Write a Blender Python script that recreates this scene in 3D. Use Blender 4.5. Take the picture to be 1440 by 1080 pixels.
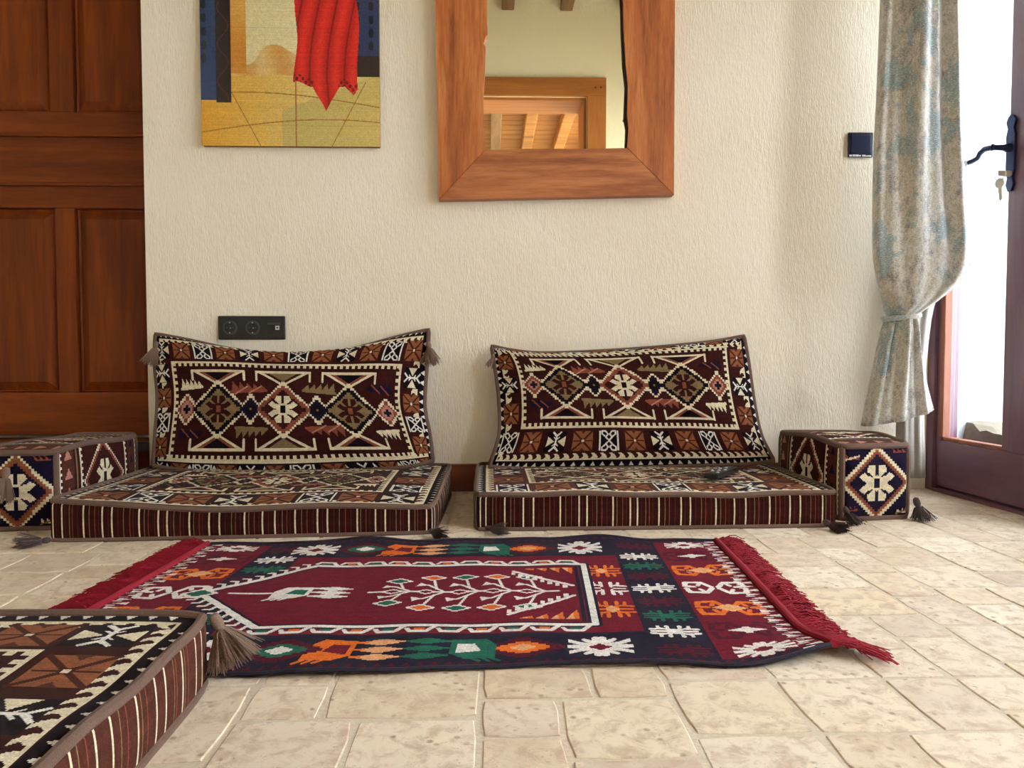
import bpy, bmesh, math, random
import numpy as np
from mathutils import Vector, Matrix
PI = math.pi
random.seed(7)
rng = np.random.default_rng(7)
for o in list(bpy.data.objects): bpy.data.objects.remove(o)
SC = bpy.context.scene
COL = SC.collection

# ---------------------------------------------------------------- camera, world, light, exposure
FPX, CAMH, PITCH, YAW = 1081.0, 0.467, math.atan(45/1081), math.atan(30/1081)
cd = bpy.data.cameras.new('camera'); cam = bpy.data.objects.new('camera', cd); COL.objects.link(cam)
cd.sensor_width = 36; cd.lens = FPX/1440*36; cd.clip_start = 0.02
cam.location = (0, 0, CAMH); cam.rotation_euler = (PI/2-PITCH, 0, -YAW)
SC.camera = cam
world = bpy.data.worlds.new('world'); SC.world = world; world.use_nodes = True
wt = world.node_tree; bg = wt.nodes['Background']
bg.inputs[0].default_value = (0.86, 0.93, 1.0, 1); bg.inputs[1].default_value = 6.2
SC.view_settings.view_transform = 'Standard'; SC.view_settings.look = 'None'
SC.view_settings.gamma = 1; SC.view_settings.use_curve_mapping = False
SC.view_settings.exposure = 1.68
# right wall runs at a small angle: O is the far corner, s runs towards the viewer, n out of the room
WO = Vector((1.487, 2.578, 0)); WS = Vector((0.07, -1, 0)).normalized(); WN = Vector((1, 0.07, 0)).normalized()
def wp(s, n, z): return WO + WS*s + WN*n + Vector((0, 0, z))
WY = 2.578         # back wall plane
FY = -0.55         # wall behind the camera
LX = -2.25         # left wall
CZ = 3.06          # ceiling boards
def portal(name, loc, normal, sx, sy):
    l = bpy.data.lights.new(name, 'AREA'); l.shape = 'RECTANGLE'; l.size = sx; l.size_y = sy
    l.cycles.is_portal = True
    o = bpy.data.objects.new(name, l); COL.objects.link(o); o.location = loc
    o.rotation_euler = Vector(normal).to_track_quat('-Z', 'Y').to_euler(); return o
portal('door_portal', wp(.72, .5, 1.1), -WN, 1.5, 2.3)
portal('window_portal', wp(2.35, .5, 1.3), -WN, 1.3, 1.9)
portal('hall_portal', (2.0, -2.2, 1.4), (-1, 0, 0), 1.7, 1.9)

def ray(x, y):
    F = Vector((math.sin(YAW)*math.cos(PITCH), math.cos(YAW)*math.cos(PITCH), -math.sin(PITCH)))
    R = Vector((math.cos(YAW), -math.sin(YAW), 0)); U = R.cross(F)
    return F + R*((x-720)/FPX) + U*((540-y)/FPX)
def on_z(x, y, z=0.0):
    d = ray(x, y); t = (z-CAMH)/d.z; return Vector((d.x*t, d.y*t, z))
def on_y(x, y, Y):
    d = ray(x, y); t = Y/d.y; return Vector((d.x*t, Y, CAMH+d.z*t))

# ---------------------------------------------------------------- colours and materials
def lin(c):
    return tuple(((v/255)/12.92 if v/255 <= .04045 else ((v/255+.055)/1.055)**2.4) for v in c)
def new_mat(name):
    m = bpy.data.materials.new(name); m.use_nodes = True
    return m, m.node_tree, m.node_tree.nodes['Principled BSDF']
def N(t, kind, **kw):
    n = t.nodes.new('ShaderNode'+kind)
    for k, v in kw.items():
        if k.startswith('i_'): n.inputs[k[2:].replace('_', ' ')].default_value = v
        else: setattr(n, k, v)
    return n
def ramp(t, fac, stops):
    r = t.nodes.new('ShaderNodeValToRGB'); e = r.color_ramp.elements
    while len(e) > 1: e.remove(e[-1])
    e[0].position = stops[0][0]; e[0].color = lin(stops[0][1])+(1,)
    for p, c in stops[1:]:
        x = e.new(p); x.color = lin(c)+(1,)
    t.links.new(fac, r.inputs[0]); return r.outputs[0]
def mapping(t, scale, coord='Object', rot=(0, 0, 0)):
    tc = N(t, 'TexCoord'); mp = N(t, 'Mapping'); mp.inputs['Scale'].default_value = scale
    mp.inputs['Rotation'].default_value = rot
    t.links.new(tc.outputs[coord], mp.inputs[0]); return mp.outputs[0]
def noise(t, vec, scale, detail=4, rough=.5, dist=0):
    n = N(t, 'TexNoise'); n.inputs['Scale'].default_value = scale; n.inputs['Detail'].default_value = detail
    n.inputs['Roughness'].default_value = rough; n.inputs['Distortion'].default_value = dist
    if vec is not None: t.links.new(vec, n.inputs['Vector'])
    return n.outputs['Fac']
def bump(t, bs, h, strength, dist):
    b = N(t, 'Bump'); b.inputs['Strength'].default_value = strength; b.inputs['Distance'].default_value = dist
    t.links.new(h, b.inputs['Height']); t.links.new(b.outputs[0], bs.inputs['Normal']); return b
def mixc(t, fac, a, b, mode='MIX'):
    m = N(t, 'Mix', data_type='RGBA', blend_type=mode)
    for s, v in ((m.inputs[0], fac), (m.inputs[6], a), (m.inputs[7], b)):
        if hasattr(v, 'is_output'): t.links.new(v, s)
        elif isinstance(v, (int, float)): s.default_value = v
        else: s.default_value = lin(v)+(1,)
    return m.outputs[2]
def plain(name, c, rough=.6, metal=0, bs=0, bscale=80):
    m, t, b = new_mat(name); v = mapping(t, (1, 1, 1))
    n = noise(t, v, bscale, 3)
    col = mixc(t, n, tuple(x*.88 for x in c), tuple(min(255, x*1.08) for x in c))
    t.links.new(col, b.inputs['Base Color']); b.inputs['Roughness'].default_value = rough; b.inputs['Metallic'].default_value = metal
    if bs: bump(t, b, n, bs, .002)
    return m
def wood(name, dark, mid, light, axis='Z', rough=.4, scale=1.0, bstr=.25, knots=True, coat=0):
    m, t, b = new_mat(name)
    k = {'X': (1.2, 14, 14), 'Y': (14, 1.2, 14), 'Z': (14, 14, 1.2)}[axis]
    v = mapping(t, tuple(a*scale for a in k))
    oi = N(t, 'ObjectInfo'); va = N(t, 'VectorMath', operation='ADD')
    cm = N(t, 'CombineXYZ'); mu = N(t, 'Math', operation='MULTIPLY'); mu.inputs[1].default_value = 37
    t.links.new(oi.outputs['Random'], mu.inputs[0])
    for i in range(3): t.links.new(mu.outputs[0], cm.inputs[i])
    t.links.new(v, va.inputs[0]); t.links.new(cm.outputs[0], va.inputs[1]); v = va.outputs[0]
    n1 = noise(t, v, .55, 2, .5, 1.6); n2 = noise(t, v, 2.6, 6, .65, .6); n3 = noise(t, v, 9, 4, .7)
    a = N(t, 'Math', operation='MULTIPLY_ADD'); a.inputs[1].default_value = .45
    t.links.new(n2, a.inputs[0])
    a2 = N(t, 'Math', operation='MULTIPLY'); a2.inputs[1].default_value = .55; t.links.new(n1, a2.inputs[0]); t.links.new(a2.outputs[0], a.inputs[2])
    c = ramp(t, a.outputs[0], [(.32, dark), (.5, mid), (.66, light)])
    c = mixc(t, .3, c, ramp(t, n3, [(.3, dark), (.7, light)]), 'MULTIPLY') if False else mixc(t, .22, c, ramp(t, n3, [(.35, dark), (.65, light)]))
    if knots:
        vo = N(t, 'TexVoronoi'); vo.inputs['Scale'].default_value = .35; t.links.new(v, vo.inputs['Vector'])
        kr = ramp(t, vo.outputs['Distance'], [(.03, (255, 255, 255)), (.12, (0, 0, 0))])
        c = mixc(t, kr, c, tuple(x*.5 for x in dark))
    t.links.new(c, b.inputs['Base Color']); b.inputs['Roughness'].default_value = rough
    b.inputs['Coat Weight'].default_value = coat; b.inputs['Coat Roughness'].default_value = .25
    bump(t, b, n2, bstr, .002); return m
M = {}
# rough brushed plaster, strokes running downwards
def plaster(name, c1, c2, dist=.0035):
    m, t, b = new_mat(name)
    v = mapping(t, (1, 1, .22)); n1 = noise(t, v, 210, 5, .6, .4)
    v2 = mapping(t, (1, 1, .55)); n2 = noise(t, v2, 60, 3, .5, .3)
    v3 = mapping(t, (1, 1, 1)); n3 = noise(t, v3, 2.2, 2)
    c = mixc(t, ramp(t, n3, [(.3, (0, 0, 0)), (.7, (255, 255, 255))]), c1, c2)
    c = mixc(t, ramp(t, n1, [(.3, (90, 90, 90)), (.48, (0, 0, 0))]), c, tuple(x*.86 for x in c1))
    t.links.new(c, b.inputs['Base Color']); b.inputs['Roughness'].default_value = .92
    ad = N(t, 'Math', operation='MULTIPLY_ADD'); ad.inputs[1].default_value = .6
    t.links.new(n2, ad.inputs[0]); t.links.new(n1, ad.inputs[2])
    bump(t, b, ad.outputs[0], .85, dist); return m
M['plaster'] = plaster('brushed_plaster', (240, 229, 208), (244, 236, 220))
M['plaster_out'] = plaster('outer_plaster', (176, 186, 190), (192, 198, 200))
# tiles of travertine
m, t, b = new_mat('travertine'); M['tile'] = m
v = mapping(t, (1, 1, 1)); oi = N(t, 'ObjectInfo')
va = N(t, 'VectorMath', operation='ADD'); t.links.new(v, va.inputs[0]); ml = N(t, 'Math', operation='MULTIPLY'); ml.inputs[1].default_value = 51
t.links.new(oi.outputs['Random'], ml.inputs[0]); t.links.new(ml.outputs[0], va.inputs[1]); v = va.outputs[0]
base = ramp(t, oi.outputs['Random'], [(0, (204, 180, 152)), (.2, (230, 214, 188)), (.4, (210, 188, 158)), (.6, (238, 226, 204)), (.8, (202, 180, 160)), (1, (226, 205, 172))])
n1 = noise(t, v, 9, 6, .6, .8); n2 = noise(t, v, 34, 5, .7, .5); n3 = noise(t, v, 120, 4, .7)
c = mixc(t, ramp(t, n1, [(.35, (0, 0, 0)), (.68, (205, 205, 205))]), base, (240, 226, 202))
c = mixc(t, ramp(t, n2, [(.36, (225, 225, 225)), (.54, (0, 0, 0))]), c, (192, 166, 140))
c = mixc(t, ramp(t, n3, [(.3, (210, 210, 210)), (.38, (0, 0, 0))]), c, (150, 120, 92))
vo = N(t, 'TexVoronoi'); vo.inputs['Scale'].default_value = 46; t.links.new(v, vo.inputs['Vector'])
mn = N(t, 'Math', operation='MULTIPLY'); t.links.new(ramp(t, vo.outputs['Distance'], [(.1, (255, 255, 255)), (.26, (0, 0, 0))]), mn.inputs[0])
t.links.new(ramp(t, n1, [(.5, (0, 0, 0)), (.56, (255, 255, 255))]), mn.inputs[1])
c = mixc(t, mn.outputs[0], c, (176, 150, 122))
t.links.new(c, b.inputs['Base Color']); b.inputs['Roughness'].default_value = .5; b.inputs['Specular IOR Level'].default_value = .4
hs = N(t, 'Math', operation='SUBTRACT'); t.links.new(n2, hs.inputs[0]); t.links.new(mn.outputs[0], hs.inputs[1])
bump(t, b, hs.outputs[0], .35, .0025)
M['grout'] = plain('pale_grout', (214, 200, 176), .9, 0, .5, 200)
M['door_wood'] = wood('red_brown_door_wood', (80, 30, 0), (110, 45, 1), (138, 62, 2), 'Z', .5, 1, .12)
M['door_wood_x'] = wood('red_brown_door_wood_across', (80, 30, 0), (110, 45, 1), (138, 62, 2), 'X', .5, 1, .12)
for _k in ('door_wood', 'door_wood_x'): M[_k].node_tree.nodes['Principled BSDF'].inputs['Specular IOR Level'].default_value = .22
M['frame_wood_z'] = wood('walnut_board_upright', (124, 58, 20), (182, 100, 44), (216, 142, 80), 'Z', .5, 1.6, .3)
M['frame_wood_x'] = wood('walnut_board_across', (108, 54, 24), (158, 88, 44), (200, 126, 74), 'X', .5, 1.6, .3)
M['live_edge'] = plain('dark_bark_edge', (58, 36, 24), .9, 0, .6, 90)
M['base_wood'] = wood('baseboard_wood', (92, 40, 18), (122, 58, 28), (140, 74, 38), 'X', .4, 1, .15)
M['french'] = wood('flare_tinted_brown_wood', (92, 60, 80), (108, 74, 92), (122, 86, 100), 'Z', .35, 1, .12, False, .2)  # purple cast of lens flare mixed into the brown wood colour
M['french_y'] = wood('flare_tinted_brown_wood_along', (92, 60, 80), (108, 74, 92), (122, 86, 100), 'Y', .35, 1, .12, False, .2)
M['jamb'] = wood('sunlit_outer_jamb', (112, 62, 44), (140, 84, 62), (162, 104, 80), 'Z', .6, 1, .2, False)  # sunlit lightness of the outer frame is put into this brown
M['beam'] = wood('old_beam_wood', (96, 70, 44), (132, 98, 60), (160, 124, 80), 'Y', .7, .6, .5)
M['plank'] = wood('honey_ceiling_plank', (138, 84, 30), (176, 116, 48), (200, 142, 66), 'X', .6, .8, .3)
M['opening'] = wood('honey_door_frame', (150, 88, 34), (182, 112, 46), (198, 130, 62), 'Z', .5, .6, .15)
M['opening_x'] = wood('honey_door_frame_across', (150, 88, 34), (182, 112, 46), (198, 130, 62), 'X', .5, .6, .15)
M['iron'] = plain('dark_blue_wrought_iron', (38, 52, 92), .45, .4, .4, 60)
M['steel'] = plain('steel_key', (228, 228, 224), .35, .35)
M['black'] = plain('matt_black_plastic', (18, 19, 24), .42)
M['black_in'] = plain('black_socket_insert', (10, 10, 13), .3)
M['grey_rim'] = plain('dark_grey_rim', (64, 64, 72), .35)
M['navy'] = plain('navy_switch_plastic', (16, 26, 56), .3)
M['white_pl'] = plain('white_plastic', (226, 228, 230), .4)
M['chrome'] = plain('contact_metal', (190, 188, 184), .3, .9)
M['piping'] = plain('taupe_cord_fabric', (108, 84, 72), .95, 0, .8, 420)
M['tassel'] = plain('taupe_tassel_yarn', (128, 104, 90), .95, 0, .6, 300)
M['tassel_d'] = plain('dark_taupe_tassel_yarn', (78, 62, 62), .95, 0, .6, 300)
M['fringe'] = plain('crimson_wool_yarn', (150, 14, 40), .95, 0, .5, 300)
M['under'] = plain('plain_maroon_backing', (52, 22, 22), .95, 0, .5, 300)
M['canvas_side'] = plain('canvas_edge', (150, 118, 62), .8)
M['stone'] = plain('rough_sill_stone', (118, 110, 96), .95, 0, 1, 40)
M['stone_out'] = plain('courtyard_paving', (196, 192, 182), .95, 0, .6, 30)
m, t, b = new_mat('mirror_silver'); M['mirror'] = m
b.inputs['Metallic'].default_value = 1; b.inputs['Roughness'].default_value = .008; b.inputs['Base Color'].default_value = (.98, .97, .86, 1)
m, t, b = new_mat('clear_glass'); M['glass'] = m
b.inputs['Transmission Weight'].default_value = 1; b.inputs['Roughness'].default_value = 0; b.inputs['IOR'].default_value = 1.05
# woven wool coloured by thread, one colour per knot of the weave
def woven(name, s=430, br=.5):
    m, t, b = new_mat(name)
    at = N(t, 'Attribute', attribute_name='thread'); v = mapping(t, (1, 1, 1))
    n = noise(t, v, s, 2, .6); n2 = noise(t, v, 60, 3, .6)
    c = mixc(t, .42, at.outputs['Color'], ramp(t, n, [(.3, (120, 116, 112)), (.62, (255, 255, 255))]), 'MULTIPLY')
    c = mixc(t, .3, c, ramp(t, n2, [(.3, (150, 150, 150)), (.6, (255, 255, 255))]), 'MULTIPLY')
    t.links.new(c, b.inputs['Base Color']); b.inputs['Roughness'].default_value = .95
    b.inputs['Specular IOR Level'].default_value = .06; b.inputs['Sheen Weight'].default_value = .03; b.inputs['Sheen Tint'].default_value = (1, .8, .7, 1)
    bump(t, b, n, br, .0012); return m
M['kilim'] = woven('woven_kilim_wool'); M['rug'] = woven('flat_woven_rug_wool', 360, .6)
m, t, b = new_mat('painted_canvas'); M['canvas'] = m
at = N(t, 'Attribute', attribute_name='thread'); v = mapping(t, (1, 1, 1)); n = noise(t, v, 90, 5, .7, .6)
c = mixc(t, .25, at.outputs['Color'], ramp(t, n, [(.3, (130, 120, 110)), (.65, (255, 255, 255))]), 'MULTIPLY')
t.links.new(c, b.inputs['Base Color']); b.inputs['Roughness'].default_value = .45
# curtain brocade
m, t, b = new_mat('silver_teal_brocade'); M['brocade'] = m
v = mapping(t, (1, 1, .6)); n1 = noise(t, v, 16, 6, .75, .2); n2 = noise(t, v, 9, 6, .72, .2)
vx = mapping(t, (1, 1, 5)); n3 = noise(t, vx, 150, 4, .7); vz = mapping(t, (5, 5, 1)); n4 = noise(t, vz, 120, 4, .7)
c = ramp(t, n1, [(.36, (112, 106, 104)), (.44, (160, 156, 150)), (.51, (206, 203, 196)), (.57, (168, 164, 142)), (.66, (190, 190, 186))])
c = mixc(t, ramp(t, n2, [(.53, (0, 0, 0)), (.57, (225, 225, 225))]), c, (112, 150, 162))
c = mixc(t, ramp(t, n3, [(.52, (0, 0, 0)), (.58, (220, 220, 220))]), c, (232, 230, 224))
c = mixc(t, ramp(t, n4, [(.54, (0, 0, 0)), (.60, (200, 200, 200))]), c, (136, 138, 134))
t.links.new(c, b.inputs['Base Color']); b.inputs['Roughness'].default_value = .62; b.inputs['Metallic'].default_value = 0
b.inputs['Sheen Weight'].default_value = .3
bump(t, b, n3, .3, .001)
M['lining'] = plain('grey_lining_cloth', (150, 144, 138), .85, 0, .5, 260)

# ---------------------------------------------------------------- mesh helpers
def link(name, me, mat=None, parent=None, smooth=False):
    o = bpy.data.objects.new(name, me); COL.objects.link(o)
    if mat is not None:
        for q in (mat if isinstance(mat, (list, tuple)) else [mat]): me.materials.append(q)
    if parent is not None: o.parent = parent
    if smooth: me.polygons.foreach_set('use_smooth', [True]*len(me.polygons))
    return o
def pyobj(name, V, F, mat, parent=None, smooth=False):
    me = bpy.data.meshes.new(name); me.from_pydata([tuple(v) for v in V], [], F); me.update()
    return link(name, me, mat, parent, smooth)
def tag(o, label=None, cat=None, group=None, kind=None):
    for k, v in (('label', label), ('category', cat), ('group', group), ('kind', kind)):
        if v: o[k] = v
    return o
def empty(name, loc, label, cat, group=None):
    o = bpy.data.objects.new(name, None); COL.objects.link(o); o.location = loc; o.empty_display_size = .05
    return tag(o, label, cat, group)
class MB:
    def __init__(s): s.V = []; s.F = []
    def box(s, lo, hi, f=None, bev=0.0):
        bm = bmesh.new(); bmesh.ops.create_cube(bm, size=1)
        c = [(lo[i]+hi[i])/2 for i in range(3)]; d = [abs(hi[i]-lo[i]) for i in range(3)]
        for v in bm.verts: v.co = Vector((c[i]+v.co[i]*d[i] for i in range(3)))
        if bev: bmesh.ops.bevel(bm, geom=list(bm.edges), offset=min(bev, min(d)*.45), segments=2, profile=.6, affect='EDGES')
        return s.add_bm(bm, f)
    def add_bm(s, bm, f=None):
        bmesh.ops.recalc_face_normals(bm, faces=bm.faces)
        n = len(s.V); bm.verts.index_update()
        s.V += [Vector(f(*v.co)) if f else v.co.copy() for v in bm.verts]
        s.F += [[n+v.index for v in q.verts] for q in bm.faces]; bm.free(); return s
    def tube(s, pts, r, k=8, closed=False, caps=True):
        pts = [Vector(p) for p in pts]; m = len(pts); R = r if hasattr(r, '__len__') else [r]*m; n0 = len(s.V)
        prev = None
        for i, p in enumerate(pts):
            a = pts[(i-1) % m] if closed or i else p; b_ = pts[(i+1) % m] if closed or i < m-1 else p
            d = (b_-a).normalized() if (b_-a).length > 1e-9 else Vector((0, 0, 1))
            if prev is None:
                prev = d.orthogonal().normalized()
            u = (prev-d*prev.dot(d)); u = u.normalized() if u.length > 1e-6 else d.orthogonal().normalized()
            prev = u; w = d.cross(u)
            for j in range(k):
                t = 2*PI*j/k; s.V.append(p+(u*math.cos(t)+w*math.sin(t))*R[i])
        for i in range(m if closed else m-1):
            for j in range(k):
                a, b_ = n0+i*k, n0+((i+1) % m)*k
                s.F.append([a+j, a+(j+1) % k, b_+(j+1) % k, b_+j])
        if caps and not closed:
            s.F.append([n0+j for j in range(k)][::-1]); s.F.append([n0+(m-1)*k+j for j in range(k)])
        return s
    def lathe(s, prof, c, axis=(0, 0, 1), k=20):
        ax = Vector(axis).normalized(); u = ax.orthogonal().normalized(); w = ax.cross(u); n0 = len(s.V)
        for r, h in prof:
            for j in range(k):
                t = 2*PI*j/k; s.V.append(Vector(c)+ax*h+(u*math.cos(t)+w*math.sin(t))*max(r, 1e-5))
        for i in range(len(prof)-1):
            for j in range(k):
                s.F.append([n0+i*k+j, n0+i*k+(j+1) % k, n0+(i+1)*k+(j+1) % k, n0+(i+1)*k+j])
        s.F.append([n0+j for j in range(k)][::-1]); s.F.append([n0+(len(prof)-1)*k+j for j in range(k)]); return s
    def prism(s, poly, a0, a1, f):   # poly 2-D, extruded between a0 and a1; f(x, y, a)
        n0 = len(s.V); m = len(poly)
        s.V += [Vector(f(x, y, a0)) for x, y in poly]+[Vector(f(x, y, a1)) for x, y in poly]
        s.F.append([n0+i for i in range(m)][::-1]); s.F.append([n0+m+i for i in range(m)])
        for i in range(m): s.F.append([n0+i, n0+(i+1) % m, n0+m+(i+1) % m, n0+m+i])
        return s
    def build(s, name, mat, parent=None, smooth=False, origin=None):
        og = Vector(origin) if origin is not None else (parent_origin(parent) if parent is not None else Vector((0, 0, 0)))
        V = [v-og for v in s.V]
        me = bpy.data.meshes.new(name); me.from_pydata(V, [], s.F)
        bm = bmesh.new(); bm.from_mesh(me); bmesh.ops.recalc_face_normals(bm, faces=bm.faces); bm.to_mesh(me); bm.free()
        o = link(name, me, mat, parent, False)
        if smooth:
            me.polygons.foreach_set('use_smooth', [True]*len(me.polygons))
            try: me.set_sharp_from_angle(angle=math.radians(38))
            except Exception: pass
        if parent is None: o.location = og
        return o
def parent_origin(p):
    v = Vector((0, 0, 0))
    while p is not None: v = v+Vector(p.location); p = p.parent
    return v
def bx(name, lo, hi, mat, parent=None, bev=.002, f=None, origin=None):
    return MB().box(lo, hi, f, bev).build(name, mat, parent, False, origin)
def grid_obj(name, P, C, mat, parent, both=False):
    """P (nv+1, nu+1, 3) points, C (nv, nu, 3) linear thread colours: one quad per knot of the weave"""
    og = parent_origin(parent); nv, nu = P.shape[0]-1, P.shape[1]-1
    me = bpy.data.meshes.new(name)
    me.vertices.add((nv+1)*(nu+1)); me.vertices.foreach_set('co', (P-np.array(og)).reshape(-1).astype(np.float32))
    idx = np.arange((nv+1)*(nu+1)).reshape(nv+1, nu+1)
    q = np.stack([idx[:-1, :-1], idx[:-1, 1:], idx[1:, 1:], idx[1:, :-1]], -1).reshape(-1)
    me.loops.add(q.size); me.loops.foreach_set('vertex_index', q.astype(np.int32))
    me.polygons.add(nv*nu); me.polygons.foreach_set('loop_start', np.arange(0, q.size, 4, dtype=np.int32))
    me.polygons.foreach_set('loop_total', np.full(nv*nu, 4, dtype=np.int32))
    me.polygons.foreach_set('use_smooth', np.ones(nv*nu, dtype=bool))
    me.update(calc_edges=True)
    at = me.attributes.new('thread', 'FLOAT_COLOR', 'FACE')
    c4 = np.ones((nv*nu, 4), dtype=np.float32); c4[:, :3] = C.reshape(-1, 3); at.data.foreach_set('color', c4.reshape(-1))
    return link(name, me, mat, parent)

# ---------------------------------------------------------------- weave patterns (rows run bottom to top)
PAL = dict(mar=(58, 24, 22), mar2=(74, 34, 28), blk=(24, 16, 24), navy=(28, 22, 46), cream=(232, 220, 188), white=(240, 236, 226),
           rust=(140, 74, 58), org=(146, 88, 58), olive=(136, 114, 80), pink=(190, 132, 116), brn=(86, 46, 36),
           bur=(112, 16, 40), rnavy=(28, 26, 46), rred=(150, 22, 50), rorg=(226, 112, 38), rgrn=(30, 104, 84), rwht=(236, 230, 222),
           rdk=(84, 14, 36), peach=(232, 170, 120))
class Ras:
    def __init__(s, w, h, c, k=1.0):     # k: threads per pattern unit
        W, H = int(round(w*k)), int(round(h*k)); s.a = np.zeros((H, W, 3)); s.a[:] = PAL[c]; s.w, s.h = w, h
        s.X, s.Y = np.meshgrid((np.arange(W)+.5)/k, (np.arange(H)+.5)/k)
    def put(s, m, c): s.a[m] = PAL[c] if isinstance(c, str) else c
    def rect(s, x0, y0, x1, y1, c): s.put((s.X >= x0) & (s.X < x1) & (s.Y >= y0) & (s.Y < y1), c)
    def poly(s, pts, c):
        m = np.zeros(s.X.shape, bool); n = len(pts)
        for i in range(n):
            (x1, y1), (x2, y2) = pts[i], pts[(i+1) % n]
            if y1 == y2: continue
            k = ((y1 > s.Y) != (y2 > s.Y)) & (s.X < (x2-x1)*(s.Y-y1)/(y2-y1)+x1); m ^= k
        s.put(m, c)
    def line(s, p, q, w, c, st=0):
        X, Y = (np.floor(s.X/st)*st+st/2, np.floor(s.Y/st)*st+st/2) if st else (s.X, s.Y)
        d = np.array(q, float)-np.array(p, float); L = d @ d+1e-9
        t = np.clip(((X-p[0])*d[0]+(Y-p[1])*d[1])/L, 0, 1)
        s.put(np.hypot(X-p[0]-t*d[0], Y-p[1]-t*d[1]) <= w/2, c)
    def dia(s, cx, cy, rx, ry, c, st=1):
        dx = np.floor(np.abs(s.X-cx)/st)*st; dy = np.floor(np.abs(s.Y-cy)/st)*st
        s.put(dx/rx+dy/ry < 1, c)
    def sym(s, cx, cy, sc, polys, c, rot=False):
        sx, sy = sc if hasattr(sc, '__len__') else (sc, sc)
        for p in polys:
            for a in (1, -1):
                for b_ in (1, -1):
                    s.poly([(cx+a*(y if rot else x)*sx, cy+b_*(x if rot else y)*sy) for x, y in p], c)
    def out(s):
        l = s.a/255; l = np.where(l <= .04045, l/12.92, ((l+.055)/1.055)**2.4)
        r = rng.normal(1, .05, s.a.shape[:2]+(1,))*rng.normal(1, .05, (s.a.shape[0], 1, 1)); return np.clip(l*r, 0, 1)
STAR = [[(.16, 0), (.60, .03), (1.02, .36), (.72, .60), (.5, .40), (.28, .36), (.16, .30)], [(.09, .40), (.26, .40), (.48, .60), (.58, .70), (.44, 1), (.09, 1)], [(0, .26), (.24, .26), (.24, .42), (0, .44)]]
def star(r, cx, cy, rx, ry, c, hole='blk'):
    r.sym(cx, cy, (rx, ry), STAR, c); r.rect(cx-rx*.17, cy-ry*.27, cx+rx*.17, cy+ry*.27, hole)
def tile(r, cx, cy, s, kind, bgc='blk', vert=False):
    h = s/2
    if kind == 0:      # cream four-armed cross on black
        r.rect(cx-h*.92, cy-h*.92, cx+h*.92, cy+h*.92, bgc)
        r.sym(cx, cy, h, [[(.16, 0), (.86, .46), (.86, 0)]], 'cream', vert)
        r.sym(cx, cy, h, [[(0, 0), (.07, 0), (.07, .42), (.46, .82), (.36, .92), (0, .60)], [(.06, .12), (.3, .36), (.24, .42), (.06, .26)]], 'white', vert)
    elif kind == 1:    # orange cut into wedges
        r.rect(cx-h*.92, cy-h*.92, cx+h*.92, cy+h*.92, 'org')
        for a in ((1, 1), (1, -1)): r.line((cx-h*.9*a[0], cy-h*.9*a[1]), (cx+h*.9*a[0], cy+h*.9*a[1]), s*.09, 'mar2')
        r.line((cx-h*.8, cy), (cx+h*.8, cy), s*.07, 'mar2'); r.sym(cx, cy, h, [[(.0, .62), (.28, .95), (0, .95)]], 'brn'); r.rect(cx-1.2, cy-1.2, cx+1.2, cy+1.2, 'cream')
    else:              # white outlined hooks on black
        r.rect(cx-h*.8, cy-h*.92, cx+h*.8, cy+h*.92, bgc)
        for a in (1, -1):
            for b_ in (1, -1):
                P = [(.02, .04), (.30, .30), (.08, .58), (.30, .86), (.66, .86)]; P2 = [(.66, .86), (.66, .62), (.40, .40)]
                for Q in (P, P2):
                    for i in range(len(Q)-1): r.line((cx+a*Q[i][0]*h, cy+b_*Q[i][1]*h), (cx+a*Q[i+1][0]*h, cy+b_*Q[i+1][1]*h), max(1.3, s*.065), 'white')
        for a in (1, -1): r.rect(cx+a*h*.86-.7, cy-h*.92, cx+a*h*.86+.7, cy+h*.92, 'white')
SEQ = [0, 1, 2, 1]
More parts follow.
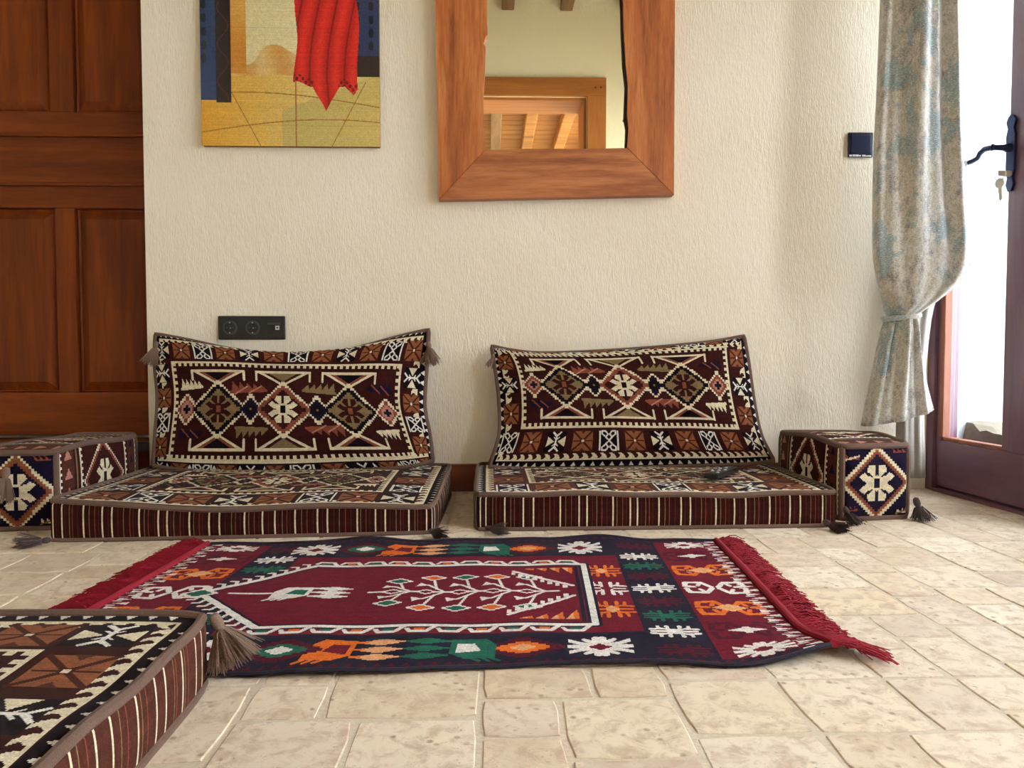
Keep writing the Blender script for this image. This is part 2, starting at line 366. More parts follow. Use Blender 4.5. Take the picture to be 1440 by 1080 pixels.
def kilim(W, H, px0, py0, px1, py1, ts, period, base='mar', fieldc='mar', wave=True, first=0, k=1.6):
    """whole cover: tiles round the toothed panel px0..px1, py0..py1"""
    r = Ras(W, H, base, k)
    # outer wave line with white teeth on black
    if wave:
        for a in ((0, 0, W, 7), (0, H-7, W, H), (0, 0, 7, H), (W-7, 0, W, H)): r.rect(*a, 'blk')
        def hook(f, x):
            r.poly([f(x, 8), f(x+7.5, 8), f(x+7, 10.5), f(x+5.6, 12.6), f(x+3.4, 14), f(x+.6, 14), f(x+2.6, 12), f(x+2.4, 10.6)], 'cream')
            r.poly([f(x+1.5, 1.6), f(x+5.6, 1.6), f(x+3.6, 5.6)], 'white')
        for x in np.arange(9, W-14, 8):
            hook(lambda a, b_: (a, b_), x); hook(lambda a, b_: (W-a, H-b_), x)
        for y in np.arange(9, H-14, 8):
            hook(lambda a, b_: (b_, H-a), y); hook(lambda a, b_: (W-b_, a), y)
        for a in (7.6, H-9.2): r.rect(7.6, a, W-7.6, a+1.6, 'cream')
        for a in (7.6, W-9.2): r.rect(a, 7.6, a+1.6, H-7.6, 'cream')
    n = max(1, round((px1-px0+ts)/period))
    for yy in (py1+(ts*.5+2), py0-(ts*.5+2)):
        for i in range(n+1):
            tile(r, px0-ts*.5+(px1-px0+ts)*i/n, yy, ts, SEQ[(i+first) % 4])
    m = max(1, round((py1-py0)/period))
    for xx in (px0-ts*.5-2, px1+ts*.5+2):
        for i in range(m):
            tile(r, xx, py0+(py1-py0)*(i+.5)/m, ts*.94, SEQ[(i+1+first) % 4], vert=True)
    # toothed panel border
    r.rect(px0, py0, px1, py1, 'cream'); r.rect(px0+2, py0+2, px1-2, py1-2, 'mar')
    t = 4
    for x in np.arange(px0+2, px1-2, t*1.0*2*.75):
        r.rect(x, py1-5, x+t*.75, py1-2, 'cream'); r.rect(x, py0+2, x+t*.75, py0+5, 'cream')
    for y in np.arange(py0+2, py1-2, t*1.5):
        r.rect(px0+2, y, px0+5, y+t*.75, 'cream'); r.rect(px1-5, y, px1-2, y+t*.75, 'cream')
    a0, b0, a1, b1 = px0+5, py0+5, px1-5, py1-5
    r.rect(a0, b0, a1, b1, fieldc)
    sx = (a1-a0)/1050.; sy = (b1-b0)/400.
    X = lambda x: a0+x*sx
    Y = lambda y: b0+y*sy
    lw = max(2.2, 9*sx)
    for sgn in (1, -1):
        Yy = (lambda y: Y(200+sgn*(y-200)))
        # saw-toothed leaves between the diamonds
        def saw(x, y, w, c, d=1, hl=None):
            nn = 5
            for i in range(nn):
                xa = x+d*w*i/nn
                r.poly([(X(xa), Yy(y-18+i*3)), (X(xa+d*w/nn*1.25), Yy(y-4)), (X(xa+d*w/nn*.2), Yy(y+22+ (nn-i)*3))], c)
            r.line((X(x), Yy(y-12)), (X(x+d*w), Yy(y-4)), lw*1.2, c)
            if hl: r.line((X(x+d*w*.1), Yy(y-22)), (X(x+d*w*.45), Yy(y+14)), lw*.6, hl); r.line((X(x+d*w*.5), Yy(y-16)), (X(x+d*w*.85), Yy(y+16)), lw*.6, hl)
        q = sgn
        saw(20 if q > 0 else 1030, 305, 105, 'cream', q); saw(270 if q > 0 else 780, 290, 165, 'rust', q, 'pink')
        saw(760 if q > 0 else 290, 295, 150, 'olive', -q); saw(1030 if q > 0 else 20, 310, 110, 'navy', -q, 'rust')
        for cx in (205, 515, 825):
            # inverted triangle above each diamond with hooked base line
            r.poly([(X(cx), Yy(308)), (X(cx-118), Yy(372)), (X(cx+118), Yy(372))], 'cream')
            r.poly([(X(cx), Yy(318)), (X(cx-95), Yy(372)), (X(cx+95), Yy(372))], 'rust' if cx != 515 else 'mar')
            r.poly([(X(cx), Yy(330)), (X(cx-66), Yy(370)), (X(cx+66), Yy(370))], 'blk' if cx != 515 else 'olive')
            r.rect(X(cx-128), min(Yy(370), Yy(382)), X(cx+128), max(Yy(370), Yy(382)), 'cream')
            for e in (-1, 1): r.line((X(cx+e*126), Yy(378)), (X(cx+e*126), Yy(336)), lw, 'cream')
    st = 2
    for cx in (205, 515, 825):
        r.dia(X(cx), Y(200), 132*sx, 122*sy, 'cream', st)
    for cx in (360, 670): r.dia(X(cx), Y(200), 50*sx, 62*sy, 'cream', st); r.dia(X(cx), Y(200), 50*sx-2.6, 62*sy-3.2, 'navy', st); r.dia(X(cx), Y(200), 22*sx, 26*sy, 'blk', st); r.rect(X(cx)-1, Y(200)-1, X(cx)+1, Y(200)+1, 'olive')
    for cx in (46, 1004):
        r.dia(X(cx), Y(200), 52*sx, 66*sy, 'cream', st); r.dia(X(cx), Y(200), 52*sx-2.4, 66*sy-3, 'rust', st); r.dia(X(cx), Y(200), 28*sx, 32*sy, 'pink', st); r.rect(X(cx)-4, Y(200)-1.5, X(cx)+4, Y(200)+1.5, 'navy'); r.rect(X(cx)-1.5, Y(200)-4, X(cx)+1.5, Y(200)+4, 'navy')
    for cx in (205, 825):
        r.dia(X(cx), Y(200), 132*sx-2.8, 122*sy-3, 'blk', st); r.dia(X(cx), Y(200), 132*sx-8, 122*sy-8, 'olive', st)
        star(r, X(cx), Y(200), 62*sx, 60*sy, 'mar', 'rust')
    r.dia(X(515), Y(200), 132*sx-2.8, 122*sy-3, 'rust', st); r.dia(X(515), Y(200), 132*sx-8, 122*sy-8, 'mar', st)
    star(r, X(515), Y(200), 68*sx, 62*sy, 'cream', 'blk')
    return r
def box_end(W, H):
    r = Ras(W, H, 'navy'); cx, cy = W/2, H/2; rx, ry = W*.5, H*.49
    r.dia(cx, cy, rx, ry, 'cream', 2); r.dia(cx, cy, rx-3, ry-3, 'org', 2); r.dia(cx, cy, rx-6, ry-6, 'rust', 2); r.dia(cx, cy, rx-8, ry-8, 'navy', 2)
    star(r, cx, cy, W*.255, H*.24, 'cream', 'navy')
    for (x, y, a, c, c2) in ((W*.04, H*.82, 1, 'rust', 'cream'), (W*.74, H*.9, -1, 'navy', 'rust'), (W*.8, H*.08, 1, 'cream', 'olive'), (W*.03, H*.13, 1, 'navy', 'rust')):
        for i in range(3): r.poly([(x+i*W*.07, y), (x+(i+1)*W*.07, y), (x+i*W*.07+a, y+H*.07)], c if c != 'navy' else c2)
        r.line((x, y), (x+W*.2, y+a*H*.05), 1.4, c2 if c != 'navy' else 'navy')
    return r
def box_side(W, H):
    r = Ras(W, H, 'mar')
    for x0, c in ((.03, 'cream'), (.2, 'olive'), (.24, 'cream'), (.78, 'cream'), (.94, 'cream')):
        r.rect(W*x0, 0, W*x0+2.2, H, c)
        if c == 'cream':
            for y in range(0, H, 5): r.rect(W*x0+2, y, W*x0+4.5, y+2.5, 'white')
    r.rect(W*.06, 0, W*.18, H, 'brn'); r.rect(W*.83, 0, W*.93, H, 'brn')
    for k in range(4): r.poly([(W*.08, H*(.1+.25*k)), (W*.16, H*(.1+.25*k)), (W*.12, H*(.24+.25*k))], 'pink'); r.poly([(W*.85, H*(.1+.25*k)), (W*.91, H*(.1+.25*k)), (W*.88, H*(.24+.25*k))], 'navy')
    cx, cy = W*.52, H*.5; rx, ry = W*.24, H*.56
    r.dia(cx, cy, rx, ry, 'cream', 2); r.dia(cx, cy, rx-3, ry-4, 'rust', 2); r.dia(cx, cy, rx-6, ry-8, 'mar', 2); star(r, cx, cy, W*.1, H*.25, 'cream', 'navy')
    return r
def stripes(W, H, seed, base='mar', dim=False):
    r = Ras(W, H, base, 2); r.a = r.a[:10]; r.X = r.X[:10]; r.Y = r.Y[:10]; q = random.Random(seed); x = 1.5
    cyc = ['cream', 'brn', 'cream', 'brn', 'olive', 'rust', 'brn', 'cream', 'olive', 'rust', 'brn']
    i = 0
    while x < W:
        c = cyc[i % len(cyc)]; i += 1; w = 1.0 if c == 'cream' else .5
        r.rect(x, 0, x+w, H, c)
        x += w+q.choice((1.5, 2, 2.5, 3, 3.5))
    return r
def rug_pattern():
    cell = .003; W, H = 408, 250; ox, oy = -.70, 1.11
    r = Ras(W, H, 'bur', 1.5); X = lambda x: (x-ox)/cell; Y = lambda y: (y-oy)/cell
    C = -.0875; mx = lambda x: 2*C-x
    # navy frame
    r.rect(0, 0, W, 8, 'rnavy'); r.rect(0, H-8, W, H, 'rnavy')
    r.rect(X(mx(.37)), Y(1.128), X(.37), Y(1.25), 'rnavy'); r.rect(X(mx(.37)), Y(1.722), X(.37), Y(1.842), 'rnavy')
    for k in range(0, W, 7): r.poly([(k, 4), (k+5, 4), (k+2.5, 8)], 'rdk'); r.poly([(k, H-4), (k+5, H-4), (k+2.5, H-8)], 'rdk')
    for s in (1, -1):
        f = (lambda x: x) if s > 0 else mx
        r.rect(*sorted((X(f(.268)), X(f(.37))))[:1], Y(1.128), sorted((X(f(.268)), X(f(.37))))[1], Y(1.842), 'rnavy')
    def star8(x, y, c, w=.036, h=.042, in_=None):
        cx, cy = X(x), Y(y); a, b_ = w/cell, h/cell
        r.sym(cx, cy, (a, b_), [[(0, 0), (.24, 0), (.22, .9), (.1, 1), (0, .9)], [(0, 0), (.3, 0), (.98, .42), (.94, .72), (.66, .50), (.30, .36)], [(0, 0), (1, 0), (1, .16), (.3, .22)], [(.1, .3), (.3, .34), (.56, .66), (.5, .84), (.2, .6)]], c)
        if in_: r.dia(cx, cy, a*.3, b_*.3, in_)
    def bug(x, y, c, w=.038, h=.03, e=None):     # small hooked cross
        cx, cy = X(x), Y(y); a, b_ = w/cell, h/cell
        for q in (1, -1):
            for p in (1, -1):
                r.line((cx, cy+p*b_*.2), (cx+q*a*.45, cy+p*b_*.45), 2.4, c); r.line((cx+q*a*.45, cy+p*b_*.45), (cx+q*a, cy+p*b_*.38), 2.4, c)
                r.line((cx+q*a*.2, cy), (cx+q*a*.28, cy+p*b_*.95), 2.4, c); r.line((cx+q*a*.6, cy+p*b_*.4), (cx+q*a*.66, cy+p*b_*.9), 2.2, c)
        r.rect(cx-a, cy-1.2, cx+a, cy+1.2, c); r.dia(cx, cy, a*.3, b_*.4, e or c)
    def hookpair(x, y, c, core, w=.058, h=.034):   # paired open hooks facing outward with a white core
        cx, cy = X(x), Y(y); a, b_ = w/cell, h/cell
        for q in (1, -1):
            P = [(.12, .12), (.4, 1), (.95, .9), (1, .2), (.72, .1)]; P2 = [(.12, -.12), (.4, -1), (.95, -.9), (1, -.2)]
            for Q in (P, P2):
                for i in range(len(Q)-1): r.line((cx+q*Q[i][0]*a, cy+Q[i][1]*b_), (cx+q*Q[i+1][0]*a, cy+Q[i+1][1]*b_), 3.6, c)
            r.line((cx+q*a*.4, cy+b_), (cx+q*a*.55, cy+b_*.35), 3, c); r.line((cx+q*a*.4, cy-b_), (cx+q*a*.55, cy-b_*.35), 3, c)
        if core: r.dia(cx, cy, a*.55, b_*.5, core); r.rect(cx-1.5, cy-b_*.6, cx+1.5, cy+b_*.6, core)
    def arrow(x, y, c, bgc=None):
        cx, cy = X(x), Y(y)
        if bgc: hookpair(x, y, bgc, None)
        r.poly([(cx-12, cy), (cx-1, cy+3.5), (cx-1, cy-3.5)], c); r.poly([(cx+12, cy), (cx+1, cy+3.5), (cx+1, cy-3.5)], c); r.rect(cx-2, cy-5, cx+2, cy+5, c)
    def dmd(x, y, c1, c2, c3):
        cx, cy = X(x), Y(y); r.dia(cx, cy, 22, 14, c1, 2); r.dia(cx, cy, 14, 8, c2, 2); r.rect(cx-9, cy-4, cx+9, cy+4, c2); r.dia(cx, cy, 7, 4.5, c3); r.rect(cx-3, cy-2.5, cx+3, cy+2.5, c3)
    def hand(x, y, c, c2, s=1, h=15):
        cx, cy = X(x), Y(y)
        r.poly([(cx-s*24, cy-h*.9), (cx-s*8, cy-h*.95), (cx-s*0, cy-h*.5), (cx, cy+h*.8), (cx-s*18, cy+h*.9), (cx-s*24, cy+h*.3)], c)
        r.poly([(cx-s*16, cy-h*.2), (cx-s*3, cy-h*.45), (cx-s*3, cy+h*.4), (cx-s*12, cy+h*.45)], c2)
        for k in (-.65, 0, .65): r.dia(cx+s*13, cy+k*h, 12, 3.8, 'peach' if c == 'rorg' else c); r.rect(min(cx, cx+s*6), cy+k*h-1.3, max(cx, cx+s*6), cy+k*h+1.3, c)
        for k in range(3): r.line((cx-s*(22-5*k), cy-h*.9), (cx-s*(26-5*k), cy-h*1.15), 2, c)
    for s in (1, -1):
        f = (lambda x: x) if s > 0 else mx
        # end panel
        for y in (1.159, 1.807): star8(f(.44), y, 'rwht', .046, .030, 'bur')
        for y in (1.25, 1.716): arrow(f(.44), y, 'rwht', 'rdk')
        hookpair(f(.44), 1.362, 'rorg', 'peach'); hookpair(f(.44), 1.604, 'rorg', 'peach')
        hookpair(f(.44), 1.483, 'rwht', None)
        for y, c in ((1.165, 'rdk'), (1.25, 'rwht'), (1.327, 'rgrn'), (1.405, 'rdk'), (1.483, 'rwht'), (1.56, 'rdk'), (1.635, 'rgrn'), (1.71, 'rwht'), (1.795, 'rdk')):
            bug(f(.319), y, c, .04, .026)
        # white zigzag dots along the fringe edge
        for k, yy in enumerate(np.arange(1.135, 1.84, .0235)):
            a, b_ = X(f(.505)), Y(yy)
            r.poly([(a-5, b_-2.3), (a-5, b_+2.3), (a+4, b_)] if k % 2 else [(a+5, b_-2.3), (a+5, b_+2.3), (a-4, b_)], 'rwht'); r.line((a-6, b_-3.6), (a-1, b_-3.6), 1.0, 'rwht')
    for y in (1.36, 1.606): bug(.226, y, 'rorg', .038, .042, 'peach')
    bug(.226, 1.483, 'rwht', .038, .042, 'bur')
    for y, e in ((1.187, 0), (1.783, 1)):
        star8(.190, y, 'rwht', .052, .046, 'bur'); dmd(.068, y, 'rdk', 'rorg', 'peach'); hand(-.045, y, 'rgrn', 'rwht', -1); hand(-.195, y, 'rorg', 'bur', 1)
        dmd(-.31, y, 'rdk', 'rgrn', 'rwht'); star8(-.425, y, 'rwht', .052, .046, 'bur')
    # mihrab field
    yc = 1.472; y0, y1 = 1.288, 1.655; xr = .190; xl = -.385; tip = -.558
    pts = [(X(xr), Y(y0)), (X(xr), Y(y1)), (X(xl), Y(y1)), (X(tip), Y(yc)), (X(xl), Y(y0))]
    r.poly(pts, 'bur')
    for i in range(5): r.line(pts[i], pts[(i+1) % 5], 8.5, 'rnavy')
    for i in range(5): r.line(pts[i], pts[(i+1) % 5], 4.6, 'rwht')
    nh = 11
    for i in range(nh):
        x = xl+(xr-xl)*(i+.55)/nh
        for yb, d in ((y0, -1), (y1, 1)):
            a, b_ = X(x), Y(yb)
            r.line((a+5, b_), (a, b_+d*9), 3, 'rwht'); r.line((a, b_+d*9), (a-9, b_+d*9), 3, 'rwht'); r.line((a-9, b_+d*9), (a-11, b_+d*5), 2.6, 'rwht')
            r.rect(a-7, min(b_+d*4, b_+d*7), a-1, max(b_+d*4, b_+d*7), 'rorg' if i % 2 else 'rgrn')
    for i in range(9):
        for yb, d in ((y0, -1), (y1, 1)):
            t_ = (i+.7)/9.5; a, b_ = X(tip+(xl-tip)*t_), Y(yc+(yb-yc)*t_)
            r.line((a, b_), (a-2, b_+d*8), 2.4, 'rwht'); r.line((a-2, b_+d*8), (a-6, b_+d*8), 2.2, 'rwht')
    r.dia(X(tip), Y(yc), 12, 9, 'rwht'); r.dia(X(tip), Y(yc), 8, 6, 'rgrn')
    # tree of life lying along the field
    r.line((X(-.5), Y(yc)), (X(-.4), Y(yc)), 2.2, 'rwht'); r.line((X(-.235), Y(yc)), (X(.13), Y(yc)), 2.4, 'rwht')
    hand(-.345, yc, 'rwht', 'rgrn', 1, 12)
    for i, x in enumerate((-.19, -.125, -.06, .005, .07)):
        a, b_ = X(x), Y(yc)
        r.dia(a, b_, 7, 4.5, 'rwht'); r.dia(a, b_, 4, 2.4, 'bur')
        for d in (1, -1):
            L = 1.0 if i != 0 else .7
            r.line((a+12, b_), (a, b_+d*14*L), 2, 'rwht'); r.line((a, b_+d*14*L), (a-6, b_+d*15*L), 2, 'rwht')
            r.poly([(a-8, b_+d*11*L), (a, b_+d*14*L), (a-6, b_+d*19*L)], 'rwht')
            r.line((a+6, b_+d*6), (a+2, b_+d*26*L), 1.7, 'rwht')
            r.dia(a+1, b_+d*31*L, 9, 6, 'rwht'); r.dia(a+1, b_+d*31*L, 6, 3.7, 'rgrn' if (i+d) % 2 else 'rorg')
    for d in (1, -1):
        p, q = (X(.16), Y(yc+d*.03)), (X(.04), Y(yc+d*.135))
        r.line(p, q, 3, 'rwht')
        for i in range(8):
            t_ = (i+.5)/8; a, b_ = p[0]+(q[0]-p[0])*t_, p[1]+(q[1]-p[1])*t_; r.rect(a-4, min(b_, b_-d*6), a-1, max(b_, b_-d*6), 'rwht')
        for i in range(4):
            a = X(.165)-i*9; b0 = Y(yc+d*(.155-.0*i)); hh = 16-4*i
            r.poly([(a, b0), (a-8, b0), (a-1, b0-d*hh)], 'rorg'); r.poly([(a-3, b0), (a-8, b0), (a-4, b0-d*hh*.6)], 'peach')
    r.line((X(.172), Y(y0+.02)), (X(.172), Y(y1-.02)), 3, 'rnavy')
    return r

# ================================================================ THE SETTING
def struct(o): o['kind'] = 'structure'; return o
RX = 1.80
# back wall: plastered face, its left end is a free corner beside the recessed wooden door
mb = MB(); mb.box((-1.135, WY, 0), (1.60, WY+.35, CZ)); mb.box((LX-.1, WY, 2.36), (-1.135, WY+.35, CZ)); mb.box((LX-.1, WY+.18, 0), (-1.135, WY+.35, 2.36))
mb.box((LX-.1, WY, 0), (-1.93, WY+.18, 2.36))
wall_back = struct(mb.build('wall_back', M['plaster']))
# right wall with two openings, thick masonry; built from blocks along s
def wblk(mb, s0, s1, z0, z1, n0=0.0, n1=.46): mb.box((s0, n0, z0), (s1, n1, z1), lambda s, n, z: wp(s, n, z))
mb = MB()
wblk(mb, -.2, .0, 0, CZ); wblk(mb, .0, 1.45, 2.2, CZ); wblk(mb, 1.45, 1.75, 0, CZ); wblk(mb, 1.75, 2.95, 0, .45); wblk(mb, 1.75, 2.95, 2.2, CZ); wblk(mb, 2.95, 3.3, 0, CZ)
wall_right = struct(mb.build('wall_right', M['plaster']))
struct(bx('wall_left', (LX-.25, FY-.4, 0), (LX, WY+.3, CZ), M['plaster'], bev=0))
# wall behind the camera with the wide opening to the next room (seen in the mirror)
mb = MB(); mb.box((LX-.2, FY-.35, 0), (-.36, FY, CZ)); mb.box((.70, FY-.35, 0), (2.2, FY, CZ)); mb.box((-.36, FY-.35, 2.32), (.70, FY, CZ))
M['plaster_front'] = plaster('cream_plaster', (250, 240, 200), (252, 243, 208)); struct(mb.build('wall_front', M['plaster_front']))
# next room shell
mb = MB(); mb.box((-2.4, -4.6, 0), (2.0, -4.4, 2.75)); mb.box((-2.6, -4.6, 0), (-2.4, FY-.35, 2.75)); mb.box((2.0, -4.6, 0), (2.2, -3.1, 2.75)); mb.box((2.0, -1.3, 0), (2.2, FY-.35, 2.75))
mb.box((2.0, -3.1, 0), (2.2, -1.3, .5)); mb.box((2.0, -3.1, 2.3), (2.2, -1.3, 2.75))
struct(mb.build('wall_hall', M['plaster']))
ceil = struct(bx('ceiling', (LX-.2, FY-.4, CZ), (2.2, WY+.4, CZ+.08), M['plaster'], bev=0))
for i, x in enumerate(np.arange(-2.02, 1.7, .43)):
    mb = MB(); j = random.uniform(-.01, .01)
    mb.box((x-.045+j, FY, CZ-.13), (x+.045+j, WY, CZ-.001), None, .012); mb.build('beam', M['beam'], ceil)
ceil2 = struct(bx('ceiling_hall', (-2.6, -4.6, 2.62), (2.2, FY-.35, 2.70), M['plaster'], bev=0))
for i in range(22):
    y = -4.4+i*.155
    if y > FY-.65: break
    bx('plank', (-2.4, y, 2.60), (2.0, y+.145, 2.62), M['plank'], ceil2, .003)
for x in (-1.6, -1.05, -.5, .05, .36, .68, 1.0, 1.5): bx('beam', (x-.05, -4.4, 2.49), (x+.05, FY-.35, 2.60), M['plank' if x != .05 else 'beam'], ceil2, .01)
# wooden frame of that opening
fr = struct(MB().box((-.36, FY-.02, 2.32), (.70, FY-.34, 2.30), None, 0).build('trim_1', M['opening_x']))
bx('lintel', (-.50, FY, 2.32), (.84, FY+.03, 2.45), M['opening_x'], fr, .004)
bx('side_board', (.705, FY, 0.01), (.84, FY+.03, 2.32), M['opening'], fr, .004)
bx('side_board', (-.50, FY, 0.01), (-.365, FY+.03, 2.32), M['opening'], fr, .004)
bx('reveal_board', (.68, FY-.34, 0.01), (.70, FY-.0, 2.30), M['opening'], fr, .002)
bx('reveal_board', (-.36, FY-.34, 0.01), (-.34, FY-.0, 2.30), M['opening'], fr, .002)
for x in (.76, .8): MB().lathe([(.006, 0), (.006, .004)], (x, FY+.03, 2.38), (0, 1, 0), 10).build('peg', M['live_edge'], fr)

# ---- floor: grout bed and hand-cut travertine tiles in mixed sizes
floor = struct(bx('floor', (LX-.2, -4.6, -.08), (2.0, WY+.3, -.0022), M['grout'], bev=0))
U = .052
gx0, gx1, gy0, gy1 = -2.25, 1.93, .55, WY+.16
nx, ny = int((gx1-gx0)/U), int((gy1-gy0)/U)
occ = np.zeros((ny, nx), bool); rt = random.Random(21); cells = []
for y in range(ny):
    for x in range(nx):
        if occ[y, x]: continue
        free = 0
        while x+free < nx and not occ[y, x+free] and free < 5: free += 1
        opts = [(2, 2), (3, 2), (3, 3), (4, 3), (3, 3), (4, 2), (2, 3), (4, 4)]
        ok = [q for q in opts if q[0] <= free and (free-q[0] != 1 or x+free >= nx) and not occ[y:y+q[1], x:x+q[0]].any()]
        w, h = rt.choice(ok) if ok else (free if free < 4 else 2, 2)
        h = min(h, ny-y); w = min(w, nx-x)
        if occ[y:y+h, x:x+w].any(): h = 1
        occ[y:y+h, x:x+w] = True; cells.append((x, y, w, h))
def vis(cx, cy):
    d = cy
    u = 690+FPX*cx/max(d, .1)
    return -30 < u < 1470 and cy > .76
tmesh = {}
def tile_mesh(w, h, k):
    key = (w, h, k)
    if key in tmesh: return tmesh[key]
    q = random.Random(hash(key) % 9999); g = .0018; W, Hh = w*U/2-g, h*U/2-g; pts = []
    for (ax, ay, bx_, by) in ((-W, -Hh, W, -Hh), (W, -Hh, W, Hh), (W, Hh, -W, Hh), (-W, Hh, -W, -Hh)):
        for i in range(3):
            t_ = (i+ (.12 if i == 0 else 0))/3; nx_, ny_ = (0, 1) if ay == by and ay < 0 else ((0, -1) if ay == by else ((-1, 0) if ax > 0 else (1, 0)))
            j = q.uniform(0, .0028) + (.002 if i == 0 else 0); pts.append((ax+(bx_-ax)*t_+nx_*j, ay+(by-ay)*t_+ny_*j))
    n = len(pts)
    V = [(x, y, -.008) for x, y in pts]+[(x, y, -.0012) for x, y in pts]+[(x*(1-.0016/W), y*(1-.0016/Hh), 0) for x, y in pts]
    F = [[i, (i+1) % n, n+(i+1) % n, n+i] for i in range(n)]+[[n+i, n+(i+1) % n, 2*n+(i+1) % n, 2*n+i] for i in range(n)]+[[2*n+i for i in range(n)]]
    me = bpy.data.meshes.new('tile'); me.from_pydata(V, [], F); me.materials.append(M['tile']); tmesh[key] = me; return me
single, rest = [], []
for c in cells:
    cx, cy = gx0+(c[0]+c[2]/2)*U, gy0+(c[1]+c[3]/2)*U
    if abs(cx) > 0 and vis(cx, cy): single.append((cy, cx, c))
    else: rest.append((cy, cx, c))
single.sort(key=lambda q: q[0])
rest += single[296:]; single = single[:296]
for cy, cx, c in single:
    o = bpy.data.objects.new('tile', tile_mesh(c[2], c[3], random.randrange(4))); COL.objects.link(o); o.parent = floor
    o.location = (cx, cy, random.uniform(-.0012, 0)); o.rotation_euler = (random.uniform(-.004, .004), random.uniform(-.004, .004), random.choice((0, PI)))
V, F = [], []
for cy, cx, c in rest:
    me = tile_mesh(c[2], c[3], 0); n0 = len(V)
    V += [(v.co.x+cx, v.co.y+cy, v.co.z) for v in me.vertices]; F += [[n0+i for i in p.vertices] for p in me.polygons]
for iy in range(10):
    for ix in range(16):
        x0, y0 = LX+ix*.26, -2.05+iy*.26; n0 = len(V); a = .257
        V += [(x0, y0, -.003), (x0+a, y0, -.003), (x0+a, y0+a, -.003), (x0, y0+a, -.003)]; F.append([n0, n0+1, n0+2, n0+3])
o = pyobj('tile_field', V, F, M['tile'], floor); o['kind'] = 'stuff'

# ---- baseboard, visible between the two floor cushions
struct(bx('baseboard_back', (-1.13, WY-.016, 0), (1.40, WY, .092), M['base_wood'], None, .003))

# ---- door_1: panelled wooden door standing on a wooden step in the recess on the left
DY = 2.70
dz = lambda py: on_y(90, py, DY).z
door1 = struct(MB().box((-1.91, DY+.012, dz(612)), (-1.05, DY+.03, 2.22)).build('door_1', M['door_wood'])) 
def dpart(name, x0, x1, z0, z1, y0=DY-.006, y1=DY+.02, mat='door_wood', bev=.003): return bx(name, (x0, y0, z0), (x1, y1, z1), M[mat], door1, bev)
xl_, xr_ = on_y(70, 100, DY).x, on_y(104, 100, DY).x
xl2, xr2 = on_y(82, 450, DY).x, on_y(110, 450, DY).x
zA, zB, zC, zD, zE = dz(612), dz(552), dz(293), dz(192), dz(158)
dpart('stile', -1.91, -1.80, zA, 2.22); dpart('stile', -1.16, -1.05, zA, 2.22)
dpart('rail', -1.80, -1.16, zA, zB, mat='door_wood_x'); dpart('rail', -1.80, -1.16, zC, dz(262), mat='door_wood_x'); dpart('lock_rail', -1.80, -1.16, dz(258), zD, DY-.002, mat='door_wood_x'); dpart('rail', -1.80, -1.16, dz(188), zE, mat='door_wood_x'); dpart('rail', -1.80, -1.16, 2.1, 2.22, mat='door_wood_x')
dpart('stile', xl2, xr2, zB, zC); dpart('stile', xl_, xr_, zE, 2.1)
dpart('moulding', -1.80, -1.16, dz(262), dz(257), DY-.014, mat='door_wood_x'); dpart('moulding', -1.80, -1.16, dz(193), dz(188), DY-.014, mat='door_wood_x')
def raised(x0, x1, z0, z1):
    # field panel: a bevelled rise inside a sunk margin
    a, b_ = .004, .034; V = []
    for (i, y) in ((0, DY+.012), (a, DY+.008), (a+.006, DY+.012), (b_, DY-.001), (b_+.004, DY-.003)):
        V += [(x0+i, y, z0+i), (x1-i, y, z0+i), (x1-i, y, z1-i), (x0+i, y, z1-i)]
    F = [[k*4+j, k*4+(j+1) % 4, k*4+4+(j+1) % 4, k*4+4+j] for k in range(4) for j in range(4)]+[[16, 17, 18, 19]]
    pyobj('panel', V, F, M['door_wood'], door1)
raised(-1.80, xl2, zB, zC); raised(xr2, -1.16, zB, zC); raised(-1.80, xl_, zE, 2.1); raised(xr_, -1.16, zE, 2.1)
step = struct(bx('trim_2', (-1.93, WY+.01, 0.0), (-1.135, WY+.18, dz(616)-.004), M['door_wood_x'], None, .006))
bx('step_reflection_strip', (-1.93, WY-.006, dz(616)-.03), (-1.136, WY+.02, dz(616)), M['grey_rim'], step, .004)  # dark strip standing in for the bluish reflection on the step top
jm = struct(bx('trim_3', (-1.93, WY+.1, .17), (-1.905, WY+.16, 2.3), M['door_wood'], None, .003))

# ---- door_2: dark-stained glazed double door in the right wall
door2 = struct(MB().box((.0, .0, .0), (.035, .09, 2.2), wp, .003).build('door_2', M['french']))
W_ = lambda name, s0, s1, n0, n1, z0, z1, mat='french', par=door2, bev=.003: MB().box((s0, n0, z0), (s1, n1, z1), wp, bev).build(name, M[mat], par)
W_('frame_post', 1.415, 1.45, 0, .09, 0, 2.2); W_('frame_head', .035, 1.415, 0, .09, 2.165, 2.2, 'french_y')
W_('threshold', .035, 1.415, .0, .11, -.002, .012, 'french_y')
def leaf(s0, s1, gs0, gs1):
    lf = MB().box((s0, .012, .016), (s1, .058, .172), wp, .004).build('door_leaf', M['french_y'], door2)
    def p(name, a, b_, n0, n1, z0, z1, mat='french', bev=.003): return MB().box((a, n0, z0), (b_, n1, z1), wp, bev).build(name, M[mat], lf)
    p('stile', s0, gs0, .012, .058, .172, 2.16); p('stile', gs1, s1, .012, .058, .172, 2.16); p('top_rail', gs0, gs1, .012, .058, 2.05, 2.16, 'french_y')
    for z0, z1 in ((.172, .184), (2.038, 2.05)): p('glazing_bead', gs0, gs1, .018, .05, z0, z1, 'jamb')
    p('glazing_bead', gs0-.012, gs0+.010, .010, .037, .184, 2.038, 'jamb'); p('glazing_bead', gs1-.008, gs1, .018, .05, .184, 2.038, 'jamb')
    p('glass_pane', gs0+.012, gs1-.006, .036, .039, .18, 2.04, 'glass', 0)
    return lf
